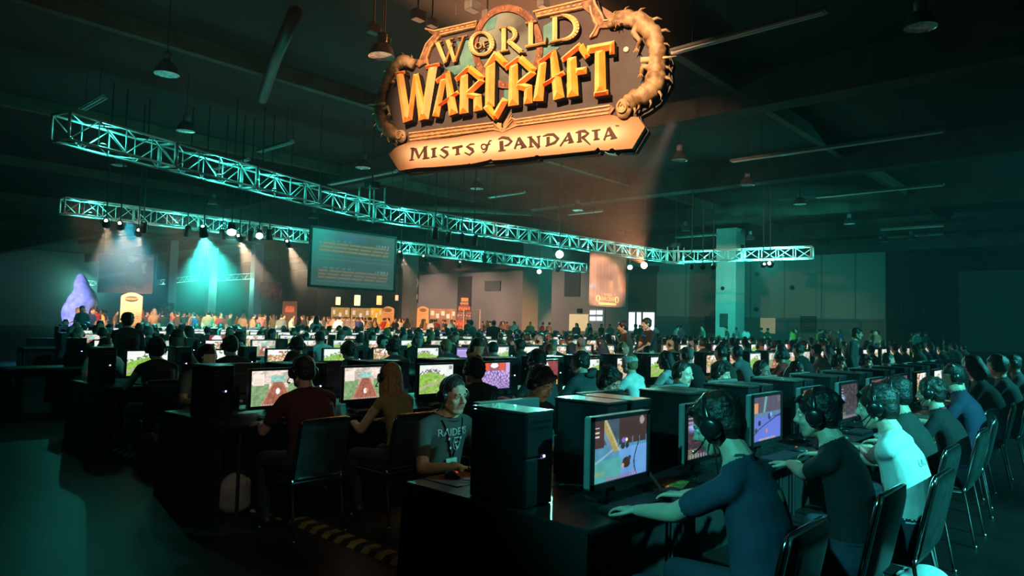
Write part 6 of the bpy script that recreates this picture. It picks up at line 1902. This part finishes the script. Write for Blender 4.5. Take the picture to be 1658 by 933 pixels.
# the three people standing among the rows
def standing_hero(px, py, w, pose, skin, shirt, hairc, hair, label, yaw, seed, h=1.66):
    hd = at_plane(px, py, rw(0, w), RV)
    base = .46 + .46 + (1.205 - .46)
    sc = min(1.12, max(.9, hd.z / base))
    pose = dict(pose, standing=True)
    f = Vector((-math.sin(yaw), math.cos(yaw), 0))
    loc = Vector((hd.x, hd.y, 0)) - f * (.045 + 1.25 * pose.get('lean', .02)) * sc
    o, Hm, S, fg = hero(pose, person_mats(skin, shirt, None, hairc), label, loc, yaw, hair, seed, VOX_MID, False, False, 'people standing between the desk rows', sc)
    return o, Hm
G1 = standing_hero(1008, 530, 5.5, dict(lean=.0, pitch=.05, wide=1.15), 0, cloth('rust_tee', (.10, .050, .034)), 'brown', 'short', 'bearded man in rust brown T-shirt standing between the rows', 1.55, 61)
head_piece(G1, MB().ell((0, .035, -.075), (.052, .055, .045), 12, 8), HAIR['brown'], 'beard')
G2 = standing_hero(1046, 525, 5.5, dict(lean=.02, pitch=.05, wide=1.1, wr=(.05, .34, 1.13), wl=(-.08, .34, 1.10)), 0, cloth('dark_tee', (.016, .018, .024)), 'brown', 'short', 'tall man in dark T-shirt with hands together standing between rows', 1.95, 62)
G3 = standing_hero(1388, 541, 1.85, dict(lean=.02, pitch=.05, wide=1.15, sleeve='long'), 1, cloth('sweat_grey', (.030, .038, .036)), 'dark', 'short', 'man in dark sweatshirt with pale lettering standing beyond front row', -2.15, 63)
G4 = standing_hero(205, 530, 9.0, dict(lean=.02, pitch=.05, wide=1.0, sleeve='long'), 1, cmat('black'), 'dark', 'messy', 'dark bushy haired person standing behind the third desk row', RA, 64)
G5 = standing_hero(512, 517, 19.8, dict(lean=.0, pitch=.05, wide=.9, fem=True), 1, cloth('white_tee', (.62, .62, .60)), 'dark', 'long', 'dark haired woman in white top standing among the far rows', .3, 65)
G6 = standing_hero(800, 524, 16.2, dict(lean=.0, pitch=.05, wide=1.25, sleeve='long'), 1, cmat('black'), 'dark', 'crop', 'broad person in black jacket standing among the middle rows', -.2, 66)
G7 = standing_hero(762, 524, 16.2, dict(lean=.05, pitch=.2, wide=1.1), 0, cmat('teal'), 'dark', 'short', 'person in teal shirt standing left of the black jacket', 1.0, 67)
bpy.context.view_layer.update()
chest_text(G3[0], 'STATE', .075, 1.42, M_PRINTW)
strip_on(G2[0], [(-.07, 1.40), (0, 1.43), (.07, 1.38)], .045, mat('shirt_blue', (.03, .16, .45), .8), 'shirt_print', True, .15)
# chairs standing visible though nobody was matched to them
# ------------------------------------------------------------------ things on the floor
M_RAMP = mat('ramp_black', (.014, .014, .014), .7); M_YEL = mat('ramp_yellow', (.26, .20, .05), .7, var=.3, scale=10)
for i, (w0, w1) in enumerate(((.75, 2.98), (4.35, 6.62))):
    t = thing('cable_ramp', ['black and yellow striped cable ramp between front and second row ends', 'black and yellow striped cable ramp between second and third row ends'][i], 'cable ramp', rw(.62 + .05 * i, w0), RA, 'striped cable ramps')
    L = w1 - w0
    MB().add([(-.10, 0, 0), (.10, 0, 0), (.06, 0, .03), (-.06, 0, .03), (-.10, L, 0), (.10, L, 0), (.06, L, .03), (-.06, L, .03)], [(0, 1, 2, 3), (7, 6, 5, 4), (1, 5, 6, 2), (3, 2, 6, 7), (0, 3, 7, 4)]).build('ramp_body', M_RAMP, t)
    n = int(L / .16)
    for k in range(n):
        y = .05 + .16 * k
        MB().add([(-.104, y, .004), (-.062, y, .034), (-.062, y + .08, .034), (-.104, y + .08, .004), (.03, y, .0335), (.03, y + .08, .0335), (-.062, y, .0335), (-.062, y + .08, .0335)], [(0, 1, 2, 3), (6, 4, 5, 7)]).build('stripe', M_YEL, t)
def soft_bag(name, loc, size, m, label, seed, rot=0, strap=True):
    r = random.Random(seed); mb = MB()
    a, b, c = size
    mb.ell((0, 0, c * .45), (a / 2, b / 2, c * .47), 16, 12); mb.ell((.0, .01, c * .25), (a * .53, b * .53, c * .27), 16, 10)
    for i in range(10):
        an = r.uniform(0, 2 * PI); z = r.uniform(.2, .8) * c
        mb.ell((a * .36 * math.cos(an), b * .36 * math.sin(an), z), (a * .16, b * .16, c * .14), 8, 6)
    co, fs = remesh(mb, .012, 3)
    co[:, 2] = np.maximum(co[:, 2], .002)
    me = quad_mesh(name, co, fs); me.materials.append(m)
    o = tag(new_obj(name, me, None, loc, rot), label, 'bag')
    if strap:
        MB().tube([(-a * .2, b * .2, c * .85), (-a * .15, b * .1, c * 1.1), (a * .15, b * .1, c * 1.1), (a * .2, b * .2, c * .85)], .012, 6, flat=.5).build('strap', M_DARK, o, True)
    return o
soft_bag('cloth_bag', at_z(378, 832, 0), (.26, .20, .36), mat('bag_pale', (.34, .36, .35), .85, var=.2, bump=.3), 'pale cloth bag on the floor beside the second row end', 4, .6)
soft_bag('cloth_bag', Vector((at_z(1500, 918, .36).x, at_z(1500, 918, .36).y, 0)), (.34, .30, .40), mat('bag_white', (.50, .56, .55), .85, var=.1, bump=.2), 'pale bag in the bottom right corner', 6, .2, False)
soft_bag('backpack', Vector((at_z(262, 712, .30).x - .1, at_z(262, 712, .30).y - .05, 0)), (.24, .20, .42), mat('bag_camo', (.035, .04, .03), .85, var=.7, scale=18, color2=(.16, .16, .13)), 'patterned backpack on the floor behind the third row end chair', 5, .3)
for i, (a, b, la) in enumerate(((430, 832, 'dark sneaker with pale sole lying near the cloth bag'), (505, 792, 'pale toed sneaker under the dark red man chair'))):
    t = thing('sneaker', la, 'shoe', at_z(a, b, 0), 1.2 + i)
    MB().ell((0, 0, .05), (.045, .13, .05), 12, 8).build('upper', M_SHOE if i == 0 else M_SHOEW, t, True)
    MB().bevbox((0, 0, .012), (.09, .27, .024), .01).build('sole', M_SHOEW, t)

# ------------------------------------------------------------------ stands, posters and lanterns behind the crowd
def board(px0, py0, px1, py1, d, name, label, cat, m, rot=0.0):
    p, q = at_y(px0, (py0 + py1) / 2, d), at_y(px1, (py0 + py1) / 2, d)
    zt, zb = at_y((px0 + px1) / 2, py0, d).z, at_y((px0 + px1) / 2, py1, d).z
    t = thing(name, label, cat, ((p.x + q.x) / 2, d, 0), rot)
    w = q.x - p.x
    MB().bevbox((0, 0, (zt + zb) / 2), (w, .06, zt - zb), .01).build('panel', m, t)
    return t, w, zb, zt
M_TAN = mat('stand_tan', (.62, .42, .24), .7, var=.1)
def info_stand(px0, py0, px1, py1, d, label, arch=True):
    t, w, zb, zt = board(px0, py0, px1, py1, d, 'information_stand', label, 'sign', M_TAN)
    MB().box((0, .02, zb / 2), (w * .9, .05, zb)).build('base', M_TAN, t)
    if arch: MB().add([(-w / 2 + w * k / 10, y, zt + .16 * math.sin(PI * k / 10)) for y in (-.03, .03) for k in range(11)], [tuple(range(11)), tuple(range(21, 10, -1))] + [(k, k + 11, k + 12, k + 1) for k in range(10)]).build('arched_top', M_TAN, t)
    MB().ell((0, -.035, zt - w * .12), (w * .33, .02, w * .14), 16, 8).build('logo_plate', mat('stand_logo', (.06, .05, .03), .6), t, True)
    new_obj('logo_lettering', text_mesh('WARCRAFT', w * .12, m=mat('stand_gold', (.75, .50, .15), .6)), t, (0, -.06, zt - w * .13))
    for k in range(8):
        MB().box((0, -.034, zt - w * .36 - k * .085), (w * .72 * (1 - .25 * (k % 3 == 2)), .006, .022)).build('text_line', mat('stand_text', (.30, .19, .10), .7), t)
    return t
info_stand(195, 480, 230, 530, 29.5, 'tan information stand with logo and text at the far left')
info_stand(618, 500, 638, 535, 47.0, 'tan arched logo stand left of the brown column')
info_stand(675, 500, 694, 535, 49.0, 'tan arched logo stand right of the brown column')
t, w, zb, zt = board(457, 488, 481, 530, 40.0, 'poster_stand', 'dark poster stand with red picture left of the screen', 'poster', mat('poster_dark', (.035, .018, .016), .6))
MB().box((0, -.04, zt - .45), (w * .6, .01, .35)).build('poster_picture', mat('poster_red', (.26, .06, .04), .6, var=.6, scale=9), t)
t, w, zb, zt = board(253, 490, 282, 522, 43.0, 'poster_stand', 'grey patterned poster stand behind the crowd at left', 'poster', mat('poster_grey', (.20, .20, .19), .7, var=.7, scale=6))
MB().box((0, .0, zb / 2), (w * .8, .05, zb)).build('base', M_DARK, t)
t, w, zb, zt = board(421, 457, 457, 485, 58.0, 'wall_poster', 'red and black poster hanging at the left far wall', 'poster', mat('poster_redblack', (.10, .02, .018), .7, var=.9, scale=2.2, color2=(.55, .12, .06)))
for x in (-.6, .6): MB().tube([(x, 0, zt), (x, 0, CEILZ)], .015, 5).build('cable', M_DARK, t)
t, w, zb, zt = board(664, 444, 678, 491, 60.0, 'emblem_banner', 'narrow brown banner with white emblem beside the brown column', 'banner', mat('emblem_brown', (.13, .075, .06), .7))
MW = mat('emblem_white', (.75, .70, .66), .7, emit=(.8, .74, .7), estr=.12, var=0)
MB().tube([(.30 * math.cos(a) * (1 if math.sin(a) > -.2 else .8), -.05, (zt + zb) / 2 + .45 + .62 * math.sin(a)) for a in np.linspace(0, 2 * PI, 13)[:-1]], .045, 5, closed=True).build('emblem', MW, t)
MB().tube([(-.05, -.06, (zt + zb) / 2 + .8), (.12, -.06, (zt + zb) / 2 + .5), (-.06, -.06, (zt + zb) / 2 + .2)], .07, 6).build('emblem', MW, t)
MB().box((0, -.05, zb + .55), (.62, .02, .42)).build('emblem_block', MW, t)
for x in (-.2, .2): MB().tube([(x, 0, zt), (x, 0, CEILZ)], .015, 5).build('cable', M_DARK, t)
M_LANT = mat('lantern_glow', (.9, .8, .4), .6, emit=(1.0, .86, .42), estr=1.4, var=0); M_LANT2 = mat('lantern_orange', (.9, .6, .3), .6, emit=(1.0, .60, .24), estr=.9, var=0); M_LANT3 = mat('lantern_pink', (.9, .6, .5), .6, emit=(1.0, .62, .45), estr=.6, var=0)
for i, (a, b, c, d_, m, la) in enumerate(((544, 481, 551, 494, M_LANT, 'small glowing yellow lantern below the screen, leftmost'), (574, 478, 583, 495, M_LANT, 'larger glowing yellow lantern below the screen'), (610, 479, 618, 494, M_LANT2, 'orange glowing lantern below the screen'), (640, 478, 645, 487, M_LANT3, 'small pink lantern below the right corner of the screen'))):
    p, q = at_y(a, b, 46), at_y(c, d_, 46)
    t = thing('lantern', la, 'lantern', ((p.x + q.x) / 2, 46, 0), 0, 'hanging lanterns')
    MB().lathe([((q.x - p.x) / 2, q.z), ((q.x - p.x) / 2 * 1.03, (p.z + q.z) / 2), ((q.x - p.x) / 2, p.z)], 14).build('shade', m, t, True)
    MB().tube([(0, 0, p.z), (0, 0, CEILZ)], .012, 5).build('cord', M_DARK, t)
# booth back walls with lit wares
for i, (a, b, c, d_, col, e, la) in enumerate(((536, 498, 566, 525, (.55, .42, .10), .28, 'yellow lit booth wall below the leftmost lantern'), (568, 499, 600, 525, (.50, .42, .20), .22, 'yellow booth wall with white cards'), (600, 499, 619, 525, (.80, .52, .06), .42, 'bright amber booth wall left of the arched stand'), (696, 500, 738, 528, (.45, .30, .22), .14, 'pinkish booth wall left of the prize tower'))):
    t, w, zb, zt = board(a, b, c, d_, 52.0, 'booth_wall', la, 'booth', mat(f'booth_{i}', col, .7, emit=col, estr=e, var=.25, scale=2))
    MB().box((0, .04, zb / 2), (w, .05, max(.1, zb))).build('booth_counter', M_TAN, t)
    for k in range(3 if i != 3 else 5):
        MB().box((-w / 2 + w * (k + .5) / (3 if i != 3 else 5), -.05, zt - .35 - .2 * (k % 2)), (w * .12, .03, .32)).build('card', mat('booth_card', (.8, .78, .7), .6, emit=(.9, .85, .75), estr=.45, var=.3), t)
# prize tower with red lamps in a white frame
pt = at_y(752, 510, 50)
t = thing('prize_tower', 'tapered red studded prize tower in a pale pipe frame', 'display', (pt.x, 50, 0), 0)
zs = [at_y(752, y, 50).z for y in (533, 518, 505, 496, 488)]
for k in range(4):
    w = (1.15, 1.0, .85, .6)[k]
    MB().box((0, 0, (zs[k] + zs[k + 1]) / 2), (w, .7, zs[k + 1] - zs[k] - .03)).build('tier', mat(f'prize_{k % 2}', (.42, .10, .07) if k % 2 == 0 else (.16, .14, .20), .6, var=.6, scale=8), t)
    for j in range(5):
        MB().ell((-w / 2 + w * (j + .5) / 5, -.37, (zs[k] + zs[k + 1]) / 2), (.08, .05, .08), 8, 6).build('ball', mat('prize_ball', (.75, .24, .18), .4, emit=(.8, .2, .12), estr=.2, var=.3), t, True)
MB().box((0, -.1, zs[4] + .12), (.5, .3, .24)).build('top_sign', mat('prize_top', (.55, .25, .06), .5, emit=(.8, .4, .1), estr=.2, var=.2), t)
MB().box((0, 0, zs[0] / 2), (1.2, .8, zs[0])).build('plinth', M_DARK, t)
for x0, x1, y in ((733, 752, 503), (752, 778, 502)):
    pa, pb = at_y(x0, y, 50), at_y(x1, y, 50)
    MB().tube([(pa.x - pt.x, -.5, 0), (pa.x - pt.x, -.5, pa.z), (pb.x - pt.x, -.5, pb.z), (pb.x - pt.x, -.5, 0)], .05, 6).build('frame_pipe', mat('pipe_pale', (.62, .55, .50), .5), t)
# violet lit statue at the left edge
sx = at_y(135, 480, 38)
mb = MB()
sk_ = lambda px, py: at_y(px, py, 38)
for (px, py, r) in ((131, 452, .28), (132, 462, .42), (134, 474, .50), (137, 484, .62), (141, 492, .60), (132, 494, .8), (145, 497, .38), (128, 508, .9), (140, 506, .55), (130, 524, .9)):
    p = sk_(px, py); mb.ell((p.x - sx.x, 0, p.z), (r, r * .8, r * 1.1), 12, 8)
p = sk_(131, 452); mb.ell((0, .0, .45), (1.1, .8, .5), 12, 8)
co, fs = remesh(mb, .09, 2)
co[:, 2] = np.maximum(co[:, 2], 0)
me = quad_mesh('statue', co, fs); me.materials.append(mat('statue_pale', (.55, .58, .70), .7, var=.3, scale=3))
tag(new_obj('statue', me, None, (sx.x, 38, 0)), 'large pale statue lit violet at the left edge behind the crowd', 'statue')
spot('violet_statue_lamp', (sx.x - 3, 31, 4.6), (sx.x, 38, 2), 6000, (.34, .34, 1.0), 40, .6)
spot('violet_wall_lamp', (sx.x + 2, 44, 4.6), (sx.x + 1, 60, 3), 1200, (.28, .12, 1.0), 70, .8)
# warm fill spots added over the standing crowd at the left, without fixtures
for i, (px, d) in enumerate(((200, 30), (330, 32), (460, 36), (600, 42), (730, 46))):
    p = at_y(px, 470, d); p.z = 5.8
    spot('booth_lamp', p - Vector((0, 4, 0)), (p.x + 1.0, p.y + 3, 1.4), 3600, (1.0, .40, .16), 70, .7, .2)

# denser haze volumes added so the glow and beams of the left lamps show
def haze_cloud(px, py, d, r, dens, label):
    c = at_y(px, py, d)
    me = MB().ell((0, 0, 0), r, 24, 16).mesh('haze_cloud')
    m = bpy.data.materials.new('haze_cloud'); m.use_nodes = True; t = m.node_tree; t.nodes.clear()
    o_ = t.nodes.new('ShaderNodeOutputMaterial'); v = t.nodes.new('ShaderNodeVolumeScatter'); v.inputs['Density'].default_value = dens; v.inputs['Color'].default_value = (.95, .98, 1, 1)
    g = t.nodes.new('ShaderNodeTexCoord'); n = t.nodes.new('ShaderNodeTexNoise'); n.inputs['Scale'].default_value = .5; n.inputs['Detail'].default_value = 1.5
    gr = t.nodes.new('ShaderNodeTexGradient'); gr.gradient_type = 'QUADRATIC_SPHERE'
    mp = t.nodes.new('ShaderNodeVectorMath'); mp.operation = 'DIVIDE'; mp.inputs[1].default_value = r
    t.links.new(g.outputs['Object'], mp.inputs[0]); t.links.new(mp.outputs[0], gr.inputs[0]); t.links.new(g.outputs['Object'], n.inputs['Vector'])
    a = t.nodes.new('ShaderNodeMath'); a.operation = 'MULTIPLY'; t.links.new(gr.outputs['Fac'], a.inputs[0]); t.links.new(n.outputs['Fac'], a.inputs[1])
    b = t.nodes.new('ShaderNodeMath'); b.operation = 'MULTIPLY'; b.inputs[1].default_value = dens * 2; t.links.new(a.outputs[0], b.inputs[0])
    t.links.new(b.outputs[0], v.inputs['Density']); t.links.new(v.outputs[0], o_.inputs['Volume'])
    me.materials.append(m)
    tag(new_obj('haze_cloud', me, None, c), label, 'haze', None, 'stuff')
haze_cloud(340, 418, 25.0, (6.5, 4.6, 3.4), .05, 'cloud of stage haze glowing teal under the left lamps')
haze_cloud(520, 430, 28.0, (11.0, 6.0, 3.2), .03, 'thin bank of haze crossed by warm beams behind the screen')
haze_cloud(200, 410, 24.0, (5.0, 4.0, 3.2), .03, 'thin haze under the far truss at the left edge')
spot('teal_haze_fill', at_y(210, 355, 27), at_y(190, 640, 22.5), 6500, (.04, .75, 1.0), 58, .9, .1)  # added teal spot that colours the haze at the left
spot('stand_fill', at_y(205, 380, 18.5), at_y(212, 497, 29.5), 450, (1.0, .72, .42), 16, .6, .1)  # added warm spot that brightens the information stand
bpy.data.scenes.remove(WORK)
